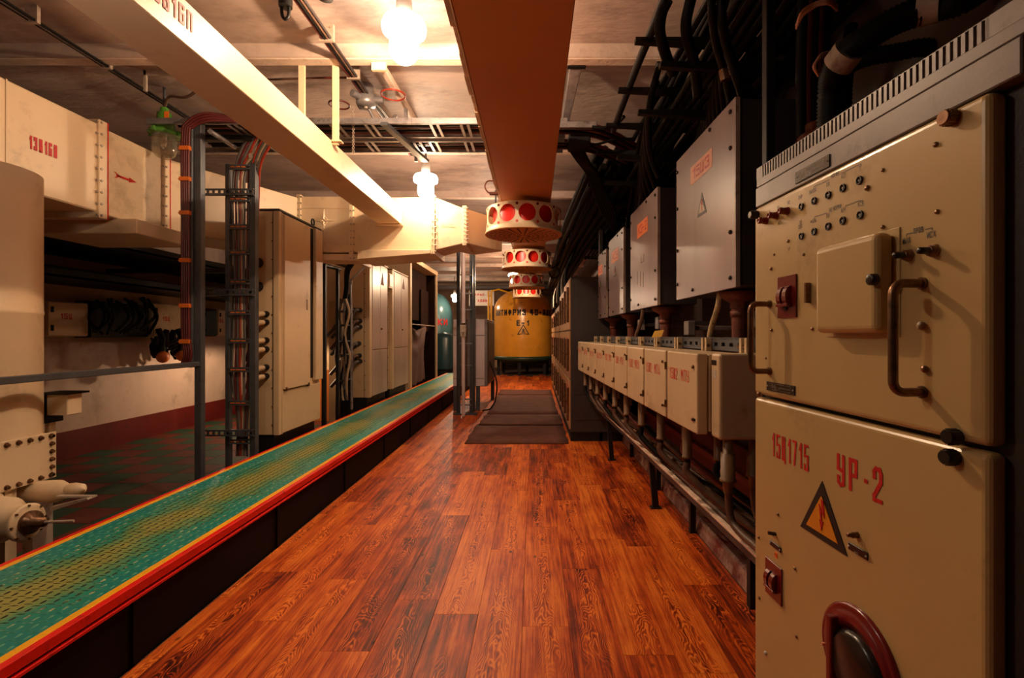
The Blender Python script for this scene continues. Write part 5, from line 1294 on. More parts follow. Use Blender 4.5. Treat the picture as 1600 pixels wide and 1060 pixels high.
# captive screws and screws
for px, py, par in ((1478, 184, up), (1484, 683, up), (1480, 715, lo)):
    u, z = F(px, py, .012)
    mt = bronze if py < 200 else bakelite
    knob(u, z, .0115, .018, mt, par, 'captive_knob', ribs=True, label='round %s knob at the panel corner' % ('bronze' if py < 200 else 'black'))
for px, py, r in ((1463,226,.0042),(1465,331,.0040),(1441,509,.0068),(1446,577,.0058),(1380,266,.0036),(1356,294,.0052),(1232,377,.0042),(1256,398,.0035),(1205,420,.0042),(1206,516,.0042),(1197,560,.003),(1380,355,.0040),(1270,514,.0042),(1187,616,.007),(1210,398,.003)):
    u, z = F(px, py)
    a = part('screw', MB().lathe([(r, 0), (r, -r*.5), (r*.7, -r*.9), (0, -r)], (u, 0, z), 'y', 12), pale_cable if (px, py) == (1441,509) else screw_metal, up)
for px, py, r in ((1216,804,.0042),(1208,835,.0042),(1186,840,.004),(1243,889,.004),(1187,935,.004),(1245,995,.004),(1197,1021,.005),(1337,835,.0055)):
    u, z = F(px, py)
    a = part('screw', MB().lathe([(r, 0), (r, -r*.5), (r*.7, -r*.9), (0, -r)], (u, 0, z), 'y', 12), white_dot if py == 1021 else screw_metal, lo)
u, z = F(1340, 836)
part('spring_button', MB().lathe([(.006, 0), (.006, -.012), (.004, -.014), (.004, -.020), (0, -.02)], (u, 0, z), 'y', 12), bronze, lo)
u, z = F(1212, 835); part('toggle', MB().cyl((u, 0, z), (u-.001, -.018, z+.003), .0045, 10), bakelite, lo)
# round hand switch at the bottom
ku, kz, kr = .388, .786, .101
hk = part('rotary_switch', MB().lathe([(kr, 0), (kr, -.006), (kr*.93, -.010), (kr*.88, -.007), (kr*.86, -.012), (kr*.62, -.014), (kr*.60, -.008), (0, -.008)], (ku, 0, kz), 'y', 56), maroon, lo, label='large round maroon rotary switch')
part('grip_drum', MB().lathe([(kr*.66, -.008), (kr*.64, -.020), (kr*.56, -.026), (0, -.026)], (ku+.012, 0, kz-.006), 'y', 40), bakelite, hk)
part('grip_bar', MB().box(ku-.056, ku-.040, -.030, -.006, kz-.07, kz+.062), maroon, hk, .004, 2)
part('pointer', MB().box(ku-.062, ku-.058, -.034, -.028, kz-.005, kz+.0), salmon_label, hk)
# plates
def plate(px0, py0, px1, py1, par, h, name='name_plate', lab='black engraved maker plate', lines=True, out=.0):
    ua, za = F(px0, py0); ub, zb2 = F(px1, py1); zm = (za+zb2)/2
    a = part(name, MB().box(ua, ub, out-.0025, out+.001, zm-h/2, zm+h/2), bakelite, par, .0005, label=lab)
    w = ub-ua
    rv = MB()
    for x in (ua+w*.05, ub-w*.05): rv.lathe([(.0022, -.0025), (.0014, -.0045), (0, -.005)], (x, out, zm), 'y', 8)
    part('rivets', rv, white_dot, a, kind='stuff')
    if lines:
        mb = MB()
        for (x0, x1, zz0, zz1) in ((ua+w*.12, ub-w*.14, zm+h*.02, zm+h*.34), (ua+w*.22, ub-w*.14, zm-h*.34, zm-h*.06)):
            t = .0004; y0, y1 = out-.0029, out-.0025
            mb.box(x0, x1, y0, y1, zz0, zz0+t).box(x0, x1, y0, y1, zz1, zz1+t).box(x0, x0+t, y0, y1, zz0, zz1).box(x1, x1+t, y0, y1, zz0, zz1)
        letters('УР-2', h*.2, .003, .0015, .0005, Matrix.Translation((ua+w*.2, out-.0029, zm+h*.08)), mb)
        letters('715 02', h*.16, .003, .0015, .0005, Matrix.Translation((ua+w*.3, out-.0029, zm-h*.28)), mb)
        part('engraving', mb, pale_metal, a)
    return a
plate(1240, 279, 1293, 250, uc, .026, out=.006)
plate(1199, 603, 1243, 611, up, .022)
plate(1204, 850, 1221, 858, lo, .012, 'small_plate', 'small black plate', False)
sp2 = plate(1327, 858, 1357, 865, lo, .014, 'small_plate', 'small black plate numbered 63', False)
u, z = F(1337, 866); part('engraving', letters('63', .006, .004, .0016, .0008, Matrix.Translation((u, -.003, z))), pale_metal, sp2)
u, z = F(1213, 868); a = part('orange_sticker', MB().box(u-.006, u+.006, -.001, .0005, z-.007, z+.007), orange_label, lo, label='small orange sticker')
part('sticker_text', letters('И3', .007, .004, .0015, .001, Matrix.Translation((u-.005, -.0015, z-.003))), red_mark, a)
# lettering
def txt(s_, px, py, h, w, par=up, t=.0010, gap=None, slope=True, mt=ink):
    u, z = F(px, py)
    g = gap if gap is not None else w*.35
    return part('lettering', letters(s_, h, w, g, t, Matrix.Translation((u, -.0007, z))), mt, par)
txt('НОРМА', 1299, 279, .0085, .0036); txt('НЕ НОРМА', 1296, 332, .0085, .0036)
txt('ВЫХОД', 1265, 304, .008, .0036); txt('ОП', 1292, 292, .008, .0036); txt('К2', 1315, 280, .009, .005); txt('Т', 1343, 268, .009, .005)
txt('ЗАЛ', 1248, 312, .008, .0036); txt('П2', 1231, 320, .008, .0036); txt('П1', 1215, 328, .008, .0036); txt('П', 1202, 334, .008, .0036)
txt('ВТ', 1250, 351, .008, .0036); txt('СВП', 1248, 358, .008, .0036); txt('ФАЗА', 1267, 350, .008, .0036); txt('ОП', 1292, 341, .008, .0036); txt('КН', 1315, 333, .009, .005); txt('К3', 1341, 324, .010, .0055)
txt('АС', 1216, 352, .008, .004); txt('И', 1232, 392, .008, .006)
txt('ПРОВ', 1428, 366, .0090, .0036, t=.0011, gap=.0012); txt('ИНД', 1411, 382, .0095, .0042, t=.0011, gap=.0014); txt('ИСХ', 1449, 373, .0095, .0042, t=.0011, gap=.0014)
mb = MB()
def bracket(pts):
    q = [F(*p) for p in pts]
    for (a, b) in zip(q[:-1], q[1:]):
        d = Vector((b[0]-a[0], 0, b[1]-a[1])); n = Vector((-d.z, 0, d.x)).normalized()*.0006
        A = Vector((a[0], -.0007, a[1])); B = Vector((b[0], -.0007, b[1])); mb.add([A-n, B-n, B+n, A+n], [(0, 1, 2, 3)])
bracket([(1272, 297), (1272, 292), (1296, 281)]); bracket([(1315, 271), (1346, 256), (1346, 260)])
bracket([(1272, 342), (1273, 339), (1293, 333)]); bracket([(1321, 322), (1345, 313), (1345, 317)])
bracket([(1417, 370), (1417, 366), (1427, 364)]); bracket([(1446, 359), (1457, 356), (1457, 360)])
part('bracket_lines', mb, ink, up)
part('stencil_number', letters('15Ц1715', .058, .0165, .0072, .0058, Matrix.Translation((.088, -.0008, 1.100))), red_mark, lo, label='red stencilled 15Ц715')
part('stencil_number', letters('УР.2', .064, .023, .011, .0078, Matrix.Translation((.325, -.0008, 1.100))), red_mark, lo, label='red stencilled УР-2')
tri_sign(lo, (.281, 0, .970), .124, wd=.150)

# ================================================================== ROW OF CREAM TERMINAL BOXES
RA = -PI/2+math.atan(.04)
def rowX(Y): return .81-.04*Y
def mpu(i):
    Yn = 2.15+.456*i; Yf = Yn+.445
    names = ['nearest cream box of the row marked in red МПУ, beside the unmarked end box', 'second cream МПУ box from the near end of the row', 'third cream МПУ box from the near end of the row', 'fourth cream МПУ box from the near end of the row', 'fifth cream МПУ box, in the middle of the row', 'sixth cream МПУ box from the near end of the row', 'third cream МПУ box from the far end of the row', 'cream МПУ box next to the farthest of the row', 'farthest cream МПУ box, in front of the grey cabinet side']
    return (rowX(Yf), Yf), names[i]
def build_mpu():
    (x, y), lab = mpu(0); w = .445; z0, z1 = .956, 1.318
    t = thing('terminal_box', lab, 'box', (x, y, 0), RA, 'cream boxes in a row along the wall')
    part('body', MB().box(.012, w-.012, .052, .25, z0+.012, z1-.004), box_cream, t, .006, 2)
    d = part('door', MB().box(.004, w-.012, 0, .05, z0, z1), box_cream, t, .008, 3)
    part('stencil_number', letters('15Ш2', .056, .023, .012, .0050, Matrix.Translation((.05, -.001, 1.178)), letters('МПУ', .056, .026, .014, .0050, Matrix.Translation((.225, -.001, 1.178)))), dull_red, d, label='red stencilled 15Ш2 МПУ')
    for u, z in ((w-.055, z1-.062), (w-.055, z0+.062)):
        a = part('latch', MB().lathe([(.008, 0), (.008, -.008), (.005, -.010), (0, -.010)], (u, 0, z), 'y', 12), bronze, d)
    part('latch_tab', MB().box(w-.07, w-.035, -.004, 0, z0+.057, z0+.067), black_steel, d)
    part('hinge', MB().cyl((.0, -.006, z1-.10), (.0, -.006, z1-.06), .007, 8), bronze, t)
    part('hinge', MB().cyl((.0, -.006, z0+.06), (.0, -.006, z0+.10), .007, 8), bronze, t)
    for u, yy_, zl, r in ((.07, .085, .762, .024), (.26, .17, .80, .022)):
        a = part('cable_gland', MB().lathe([(r, z0+.0), (r, zl+.012), (r+.003, zl+.010), (r+.003, zl), (r*.7, zl-.004)], (u, yy_, 0), 'z', 18), gland_tan, t)
        part('gland_nut', MB().lathe([(r*.72, zl), (r*.72, zl-.02), (r*.5, zl-.03)], (u, yy_, 0), 'z', 8), black_steel, a)
    return t
m0 = build_mpu()
for i in range(1, 9):
    (x, y), lab = mpu(i); c = copy_tree(m0); c.location = (x, y, 0); c['label'] = lab
    for ch in c.children:
        if ch.name.startswith('body'): pass
# end box
eb_ = thing('terminal_box', 'unmarked cream box with rounded edges closing the row beside the control cabinet', 'box', (.775, 2.138, 0), RA)
part('body', MB().box(0, .093, 0, .36, .956, 1.322), box_cream, eb_, .014, 4)
a = part('name_plate', MB().box(.012, .062, -.002, 0, 1.27, 1.292), bakelite, eb_, .001, label='black plate')
part('sticker', MB().box(.022, .058, -.001, 0, 1.215, 1.25), white_dot, eb_, label='small white sticker')
for u, yv, r, zl, zh in ((.0, .05, .030, .775, .895), (-.02, .17, .026, .79, .885)):
    a = part('cable_gland', MB().lathe([(r*.7, .96), (r*.7, zh), (r, zh), (r, zl+.012), (r+.004, zl+.010), (r+.004, zl), (r*.75, zl-.006), (r*.6, zl-.05)], (u+.06, yv, 0), 'z', 24), gland_tan, eb_)
    part('cable_tail', MB().tube(smooth_path([(u+.06, yv, zl-.03), (u+.065, yv+.01, zl-.15), (u+.12, yv+.02, zl-.19), (u+.30, yv+.03, zl-.2)], 4), .017, 8), brown_cable, a)

# perforated rail with brackets behind the boxes
pr_ = thing('perforated_rail', 'long perforated steel channel behind the cream box tops', 'rail', (1.0, 4.2, 1.33), world=True)
def railX(Y): return 1.06-.04*Y
Y = 1.7
while Y < 6.3:
    Y2 = min(Y+.456, 6.35); n = 5
    M = Matrix.Translation((railX(Y2), Y2, 0)) @ Matrix.Rotation(RA, 4, 'Z')
    L_ = Y2-Y; mb = MB().box(0, L_, 0, .004, 1.326, 1.343, M).box(0, L_, 0, .004, 1.362, 1.384, M)
    d = L_/n
    for k in range(n+1): mb.box(max(0, d*k-d*.28), min(L_, d*k+d*.28), 0, .004, 1.343, 1.362, M)
    mb.box(0, L_, -.005, .035, 1.384, 1.388, M).box(0, L_, 0, .035, 1.322, 1.326, M)
    part('slotted_section', mb, steel, pr_)
    part('backing', MB().box(0, L_, .03, .034, 1.322, 1.384, M), side_grey, pr_)
    br = part('bracket', MB().box(L_-.08, L_-.06, -.03, .0, 1.315, 1.386, M).box(L_-.03, L_-.01, -.03, .0, 1.315, 1.386, M), box_cream, pr_, .001)
    part('bolt', MB().add(*[[M @ Vector(p) for p in MB().cyl((L_-.11, -.02, 1.345), (L_-.0, -.02, 1.345), .010, 6).v], MB().cyl((0,0,0), (1,0,0), .01, 6).f]), bronze, br)
    Y += .456

# ================================================================== GREY BOXES ABOVE
GA = -PI/2+math.atan(.029)
def gx(Y): return 1.017-.029*Y
def grey_box(Yn, Yf, z0, z1, lab):
    w = math.hypot(Yf-Yn, .029*(Yf-Yn))
    t = thing('wall_cabinet', lab, 'cabinet', (gx(Yf), Yf, z0), GA, 'glossy grey boxes above the cream row')
    h = z1-z0
    part('body', MB().box(.01, w-.004, .022, .30, .01, h-.006), side_grey, t, .004)
    d = part('door', MB().box(0, w, 0, .020, 0, h), grey_lilac, t, .003, 2)
    part('edge_strip', MB().box(w-.003, w+.002, .001, .022, .004, h-.004), pale_metal, d)
    pts = [(.03, .10), (.03, h*.35), (.03, h*.65), (.03, h-.08), (w-.05, .05), (w-.05, h*.30), (w-.05, h*.75), (w-.05, h-.05), (w*.35, .04), (w*.65, h-.03)]
    for x, z in pts: part('screw', MB().lathe([(.011, 0), (.011, -.006), (.007, -.010), (0, -.010)], (x, 0, z), 'y', 10), bakelite, d)
    # rusty gland flange and pipe below
    fxp = w-.26
    oc = [(.11, 0), (.11, -.020), (.072, -.045), (.05, -.055), (.05, -.085)]
    fl_ = part('gland_flange', MB().lathe(oc, (fxp, .14, 0), 'z', 8), rust, t, label='rust-brown flange')
    part('stub_pipe', MB().lathe([(.042, -.085), (.040, -.26)], (fxp, .14, 0), 'z', 14), rust, fl_)
    part('collar', MB().lathe([(.042, -.10), (.048, -.10), (.048, -.13), (.042, -.13)], (fxp, .14, 0), 'z', 14), rust, fl_)
    return t, Face(gx(Yf), Yf, GA), d, w, z0
ga, FA, da, wa, za_ = grey_box(2.30, 3.17, H+.227, H+1.13, 'largest glossy grey wall box nearest the camera, faded orange label and triangle')
gb, FB, db, wb_, zb_ = grey_box(3.61, 4.49, H+.222, H+1.105, 'second glossy grey wall box with bright orange label and lamp reflection')
gc, FC, dc, wc_, zc2 = grey_box(4.80, 5.60, H+.215, H+1.07, 'third glossy grey wall box, orange label and triangle, thin as seen')
gd, FD, dd, wd_, zd_ = grey_box(5.77, 6.35, H+.21, H+1.03, 'farthest glossy grey wall box with small orange label')
def lab_on(Fx, t, z0, px0, px1, pyc, hh, mt, s_, tm, tw):
    u0, zc = Fx(px0, pyc); u1, _ = Fx(px1, pyc); zc -= z0
    a = part('label_plate', MB().box(u0, u1, -.0015, 0, zc-hh/2, zc+hh/2), mt, t, label='orange label plate')
    w = (u1-u0); n = len(s_)
    part('lettering', letters(s_, hh*.6, w*.7/n, w*.14/n, tw, Matrix.Translation((u0+w*.12, -.002, zc-hh*.3))), tm, a)
lab_on(FA, da, za_, 1079, 1113, 277, .105, salmon_label, '15Ш3', red_mark, .009)
lab_on(FB, db, zb_, 996, 1012, 363, .12, orange_label, 'К3-2', dull_red, .010)
lab_on(FC, dc, zc2, 956, 966, 404, .13, orange_label, 'К3', dull_red, .012)
lab_on(FD, dd, zd_, 935, 941.5, 425, .12, orange_label, 'К3', dull_red, .012)
u, z = FA(1097, 336); tri_sign(da, (u, 0, z-za_), .125, wd=.14, col=pale_metal)
u, z = FC(961, 432); tri_sign(dc, (u, 0, z-zc2), .11, wd=.14, col=pale_metal)
u, z = FD(938, 450); tri_sign(dd, (u, 0, z-zd_), .10, wd=.12, col=pale_metal, mark=False)
mb = MB(); u, z = FB(1004, 400); z -= zb_
mb.box(u-.05, u-.045, -.0012, 0, z-.06, z+.0).box(u+.04, u+.045, -.0012, 0, z-.05, z+.01).box(u-.04, u+.05, -.0012, 0, z-.055, z-.05)
part('faint_marking', mb, side_grey, db)
mb = MB(); u, z = FB(996, 440); z -= zb_
for k in range(3): mb.box(u+.10*k, u+.10*k+.008, -.0012, 0, z-.03-.02*k, z+.09-.02*k)
part('faint_marking', mb, side_grey, db)
# taped cable and yellow card under the boxes
solo('taped_cable', MB().tube(smooth_path([(1.0, 2.62, 1.63), (.995, 2.64, 1.55), (.985, 2.70, 1.45), (.98, 2.72, 1.39)], 4), .016, 10), paint('cream_tape', (.42, .28, .14), .6, var=.3, scale=20, dirt=.4, dark=(.10, .06, .03), dscale=30), 'cream taped cable hanging under the largest grey wall box', 'cable', (1.0, 2.65, 1.4))
solo('taped_cable', MB().tube(smooth_path([(.92, 4.10, 1.62), (.91, 4.14, 1.52), (.89, 4.22, 1.42), (.89, 4.24, 1.39)], 4), .017, 10), brown_cable, 'brown taped cable hanging under the second grey wall box', 'cable', (.9, 4.1, 1.4))
c = at_y(1029, 522, 3.55)
solo('card_tag', MB().hexa([(c.x-.05,3.55,c.z-.027),(c.x+.02,3.545,c.z-.020),(c.x+.02,3.548,c.z-.020),(c.x-.05,3.553,c.z-.027),(c.x-.015,3.60,c.z+.022),(c.x+.052,3.595,c.z+.03),(c.x+.052,3.598,c.z+.03),(c.x-.015,3.603,c.z+.022)]), tag_yellow, 'yellow paper tag tied under the second grey wall box', 'tag', tuple(c))
for k, (px, py) in enumerate(((978, 508), (1003, 505), (1045, 513), (1145, 500))):
    Y = 4.6-.6*k; c = at_y(px, py, Y)
    solo('small_fuse_block', MB().box(c.x+.12, c.x+.17, c.y-.05, c.y+.05, c.z-.05, c.z+.05).box(c.x+.17, 1.5, c.y-.015, c.y+.015, c.z-.015, c.z+.015), hammer_grey, 'small grey terminal block in the shadow under the grey wall boxes', 'block', tuple(c), 'terminal blocks under the grey boxes', .004)

# ================================================================== LOWER CABLE TRAY
lt = thing('lower_cable_tray', 'low steel cable tray on legs along the right side under the cream boxes', 'cable tray', (.9, 4, 0), world=True)
def tX(Y): return 1.053-.0771*(Y-2.32)
def tZ(Y): return .35+.0472*(Y-2.32)
def bar(a, b, dx, dz):
    """flat bar along the tray from Y=a to Y=b, between lateral offsets dx and vertical offsets dz"""
    v = []
    for z in dz:
        v += [(tX(a)+dx[0], a, tZ(a)+z), (tX(a)+dx[1], a, tZ(a)+z), (tX(b)+dx[1], b, tZ(b)+z), (tX(b)+dx[0], b, tZ(b)+z)]
    return MB().hexa(v)
part('front_rail', bar(1.3, 6.3, (0, .032), (-.012, .004)), paint('worn_pale_rail', (.80, .60, .46), .5, var=.12, scale=9), lt, .002)
part('front_web', bar(1.3, 6.3, (.0, .004), (-.045, -.012)), side_grey, lt)
part('rear_rail', bar(1.3, 6.3, (.27, .30), (-.02, .004)), side_grey, lt)
Y = 1.5
while Y < 6.3:
    part('rung', bar(Y, Y+.03, (.032, .28), (-.02, -.012)), pale_metal, lt)
    part('rung', bar(Y+.055, Y+.085, (.032, .28), (-.02, -.012)), pale_metal, lt)
    Y += .335
for Y in (5.45, 3.95):
    x, z = tX(Y), tZ(Y)-.04
    lg = part('leg', MB().hexa([(x+.03,Y-.03,0),(x+.08,Y-.03,0),(x+.08,Y+.01,0),(x+.03,Y+.01,0),(x+.0,Y-.02,z),(x+.04,Y-.02,z),(x+.04,Y+.02,z),(x+.0,Y+.02,z)]), black_steel, lt)
    part('foot', MB().box(x+.01, x+.10, Y-.04, Y+.02, 0, .010), black_steel, lg, .003)
for Y in (5.6, 4.4, 3.45, 2.5):
    part('leg', MB().box(1.10, 1.14, Y-.02, Y+.02, 0, tZ(Y)-.04), black_steel, lt)
solo('wall_strip', MB().box(1.40, 1.43, 1.2, 6.3, .40, .45), paint('red_strip', (.22, .03, .02), .5, dirt=.3, dark=(.08, .02, .015)), 'red painted strip low behind the cable tray', 'rail', (1.31, 4, .42))
struct('baseboard_right', MB().box(1.44, 1.5, -2.4, 6.3, .1, .62), dado_red)
solo('wall_channel', MB().box(1.42, 1.5, 1.2, 6.3, .70, .78), side_grey, 'dark channel on the wall behind the lower tray', 'rail', (1.45, 4, .7))
random.seed(33)
cc_ = [brown_cable, brown_cable, rubber, red_cable]
for i in range(9):
    Yf = 2.15+.456*i+.445
    for j, (u, yl_, zl) in enumerate(((.07, .085, .74), (.26, .17, .78))):
        x = rowX(Yf)+yl_; y = Yf-u
        b_ = .10+.09*j+random.uniform(0, .05)
        y1, y2, y3 = y-.42, max(y-1.0, 1.3), max(y-1.8, 1.2)
        pts = [(x, y, zl), (x+.01, y-.02, zl-.07), (x+.5*(tX(y)+b_-x), y-.17, zl-.22), (tX(y1)+b_, y1, tZ(y1)+.05), (tX(y2)+b_+.02, y2, tZ(y2)+.022+random.uniform(0, .03)), (tX(y3)+b_+.02, y3, tZ(y3)+.02)]
        mt = cc_[(i+2*j+i//3) % 4]; nm = {id(brown_cable): 'brown', id(rubber): 'black', id(red_cable): 'dark red'}[id(mt)]
        cbl = solo('cable', MB().tube(smooth_path(pts, 5), .017 if j else .020, 8), mt, nm+' cable dropping from a cream box gland onto the lower tray', 'cable', pts[0], 'gland cables on the lower tray: '+nm)
        BASE[cbl.name] = Vector(pts[0])
        q0 = Vector(pts[2])*.55+Vector(pts[3])*.45; q1 = Vector(pts[2])*.38+Vector(pts[3])*.62
        part('ferrule', MB().cyl(q0, q1, .024, 10), pale_metal if i % 3 == 0 else bronze, cbl)
for k in range(10):
    pts = [(tX(1.25+.84*j)+.06+.022*k+random.uniform(-.015, .015), 1.25+.84*j, tZ(1.25+.84*j)+.012+.020*(k % 3)) for j in range(7)]
    solo('cable', MB().tube(smooth_path(pts, 4), .015, 7), rubber if k % 2 else brown_cable, ('black' if k % 2 else 'brown')+' cable lying lengthwise in the lower tray', 'cable', pts[0], 'cables lying in the lower tray: '+('black' if k % 2 else 'brown'))

# ================================================================== GREY FLOOR CABINETS FARTHER ALONG
def floor_cab(Y0, Y1, zt, lab, col, w=.75, n=2, X=.46):
    t = thing('floor_cabinet', lab, 'cabinet', (X, Y1, 0), -PI/2)
    L_ = Y1-Y0
    part('plinth', MB().box(.02, L_-.02, .02, w-.02, 0, .12), black_steel, t)
    part('body', MB().box(0, L_, .02, w, .12, zt), side_grey, t, .006)
    part('side_panel', MB().box(L_, L_+.008, .06, w-.04, .62, zt-.1), side_grey, t, .003)
    part('side_panel', MB().box(L_, L_+.008, .06, w-.04, .28, .61), side_grey, t, .003)
    for k in range(n):
        a, b = L_*k/n+.01, L_*(k+1)/n-.01
        for (z0, z1) in ((.16, .80), (.82, 1.45), (1.47, zt-.03)):
            d = part('drawer_front', MB().box(a, b, 0, .02, z0, z1), col, t, .004)
            part('knob', MB().lathe([(.018, 0), (.018, -.02), (0, -.024)], ((a+b)/2, 0, (z0+z1)/2), 'y', 10), maroon, d)
            part('label', MB().box(a+.1, a+.3, -.002, 0, z1-.16, z1-.08), red_mark if k % 2 else ink, d)
            part('grip', MB().box(b-.10, b-.07, -.03, 0, z0+.1, z1-.1), bronze, d, .004)
    return t
tanp = paint('tan_panel', (.46, .25, .12), .35, var=.15)
floor_cab(6.4, 7.6, 2.17, 'dark-sided floor cabinet with tan fronts, nearest of the aisle row on the right', tanp)
floor_cab(7.62, 8.9, 2.12, 'second tan-fronted floor cabinet behind the nearest of the aisle row', tanp)
floor_cab(9.1, 10.7, 1.98, 'third tan-fronted floor cabinet along the aisle', tanp)
floor_cab(10.9, 13.1, 1.95, 'farthest tan-fronted floor cabinet before the ochre tank', tanp)
solo('wall_upright', MB().box(.86, .90, 6.42, 6.50, 0, CZ), tray_steel, 'thin pale vertical channel beside the farthest grey wall box', 'post', (.88, 6.4, 0))
random.seed(5)
for k in range(7):
    y = 8.0+.9*k
    pts = [(.75, y, 3.0-.02*k), (.62, y+.1, 2.7), (.52, y+.05, 2.45), (.50, y-.1, 2.1)]
    solo('cable', MB().tube(smooth_path(pts, 5), .028, 7), pale_metal if k % 2 else rubber, ('pale' if k % 2 else 'black')+' cable dropping onto the tan-fronted floor cabinets', 'cable', pts[0], 'drops onto the floor cabinets: '+('pale' if k % 2 else 'black'))
q_ = at_y(866, 426, 9.3)
solo('cable_loop', MB().torus((q_.x, 9.3, q_.z), .10, .014, 'y', 18, 6, PI/2, PI*2.3).tube([(q_.x, 9.3, q_.z+.1), (q_.x+.1, 9.3, q_.z+.2), (q_.x+.12, 9.3, 2.86)], .014, 6), rubber, 'small black cable loop hanging high above the floor cabinets', 'cable', (.38, 9.3, 2.5))

# ================================================================== OVERHEAD CANTILEVER RACK AND CABLE MASS
cr = thing('cantilever_rack', 'black cantilever arms on the right wall carrying the overhead cables', 'rack', (1.4, 4, 3.0), world=True)
def arm(x0, Y, z, x1=1.5, t0=.022, t1=.05):
    part('arm', MB().hexa([(x0,Y-.02,z-t0),(x1,Y-.02,z-t1*1.6),(x1,Y+.02,z-t1*1.6),(x0,Y+.02,z-t0),(x0,Y-.02,z+.006),(x1,Y-.02,z+.006),(x1,Y+.02,z+.006),(x0,Y+.02,z+.006)]), black_steel, cr, .002)
for Y in (2.22, 2.78, 3.34, 3.90, 4.47, 5.2, 5.9, 6.6, 7.4, 8.3, 9.3, 10.4): arm(.575, Y, H+1.69)
for Y in (2.6, 3.15, 3.95, 4.6, 5.3, 6.1, 7.0, 8.0): arm(.67, Y, H+1.45)
part('long_rail', MB().tube([(.655, 1.2, H+1.70), (.655, 2.7, H+1.70), (.65, 3.1, H+1.705), (.655, 4.05, H+1.70)], .024, 6), black_steel, cr)
for Y in (2.6, 4.47, 6.6, 9.0): part('wall_post', MB().box(1.42, 1.48, Y-.03, Y+.03, 1.9, CZ), black_steel, cr)
random.seed(44)
for k in range(30):
    lay = k % 3; x = .90+.019*k if lay < 2 else .86+.020*k
    z = (H+1.73, H+1.77, H+1.49)[lay]
    pts = [(x+random.uniform(-.03, .03), .4+1.15*j, z+random.uniform(-.02, .04)) for j in range(9)]
    if k % 5 == 0: pts = pts[:4]+[(x+.05, 4.6, z-.2), (x+.1, 5.2, z-.5), (x+.12, 5.6, z-.8)]
    solo('cable', MB().tube(smooth_path(pts, 3), .020, 6), rubber, 'black cable in the %s layer of the heavy overhead bundle above the grey wall boxes' % ('middle', 'top', 'bottom')[lay], 'cable', pts[0], 'overhead cables above the grey boxes, %s layer' % ('middle', 'top', 'bottom')[lay])
for k in range(12):        # cables leaning down to the grey boxes
    x = .80+.035*k
    pts = [(x, 3.1+.22*k, H+1.74), (x-.02, 3.3+.22*k, H+1.55), (x+.03, 3.5+.22*k, H+1.32), (x+.12, 3.6+.24*k, H+1.17)]
    solo('cable', MB().tube(smooth_path(pts, 4), .022, 6), rubber, 'black cable leaning down from the overhead bundle to the grey wall boxes', 'cable', pts[0], 'cables leaning down to the grey boxes')
for k in range(16):        # the dense fan behind box tops
    pts = [(.98+.02*k, 2.3+.08*k, H+1.75), (1.0+.02*k, 2.55+.1*k, H+1.45), (1.2+.012*k, 2.9+.12*k, H+1.2), (1.36+.005*k, 3.2+.15*k, H+.95)]
    solo('cable', MB().tube(smooth_path(pts, 4), .022, 6), rubber, 'black cable in the fan falling behind the grey wall boxes', 'cable', pts[0], 'fan of cables behind the grey boxes')
for k in range(18):
    x = .42+.03*k; z = H+(1.42, 1.6, 1.78)[k % 3]
    pts = [(x+.16+random.uniform(-.03, .03), 4.9, z+.1), (x+.06, 6.2, z), (x+random.uniform(-.03, .03), 8, z), (x, 10.5, z), (x, 14, z)]
    solo('cable', MB().tube(smooth_path(pts, 3), .038, 6), rubber, 'thick black cable, %s layer of the far overhead bundle above the floor cabinets' % ('bottom', 'middle', 'top')[k % 3], 'cable', pts[0], 'far overhead bundle, %s layer' % ('bottom', 'middle', 'top')[k % 3])
solo('cable', MB().tube(smooth_path([at_y(1043, 0, 2.4), at_y(1034, 20, 2.45), at_y(1031, 50, 2.5), at_y(1040, 85, 2.6), at_y(1052, 115, 2.7)], 5), .030, 8), rubber, 'thick black cable curving down left of the bright ceiling gap', 'cable', tuple(at_y(1043, 0, 2.4)))
solo('cable', MB().tube(smooth_path([at_y(1085, -20, 2.3), at_y(1078, 5, 2.35), at_y(1072, 35, 2.4), at_y(1074, 60, 2.5), at_y(1085, 100, 2.6), at_y(1090, 150, 2.7)], 5), .028, 8), rubber, 'thick black cable curving down right of the bright ceiling gap', 'cable', tuple(at_y(1080, 0, 2.3)))
def corrugated(pts, r, name, lab, mt=rubber, pitch=.012):
    P = smooth_path(pts, 14); q = [P[0]]; acc = 0
    for a, b in zip(P[:-1], P[1:]):
        d = (b-a).length; n = max(1, int(d/(pitch/2)))
        for k in range(n): q.append(a+(b-a)*(k+1)/n)
    rs = [r*(1.0 if i % 2 else .86) for i in range(len(q))]
    return solo(name, MB().tube(q, rs, 10), mt, lab, 'hose', tuple(pts[0]))
corrugated([at_y(1111, -8, 2.1), at_y(1113, 30, 2.15), at_y(1119, 70, 2.25), at_y(1130, 108, 2.35), at_y(1138, 140, 2.42), at_y(1142, 158, 2.5)], .019, 'corrugated_hose', 'thinner ribbed black hose dropping onto the largest grey wall box')
corrugated([at_y(1127, -8, 2.1), at_y(1129, 40, 2.15), at_y(1138, 80, 2.25), at_y(1150, 118, 2.3), at_y(1160, 150, 2.38), at_y(1161, 165, 2.42)], .023, 'corrugated_hose', 'thicker ribbed black hose dropping onto the largest grey wall box')
for px, py, Y in ((1133, 117, 2.35), (1147, 107, 2.3)):
    c = at_y(px, py, Y); d = Vector((.25, .05, -1)).normalized()
    solo('hose_sleeve', MB().cyl(c-d*.025, c+d*.025, .026, 12), bronze, 'small bronze sleeve on a ribbed hose above the largest grey box', 'sleeve', tuple(c), 'bronze sleeves on the ribbed hoses')
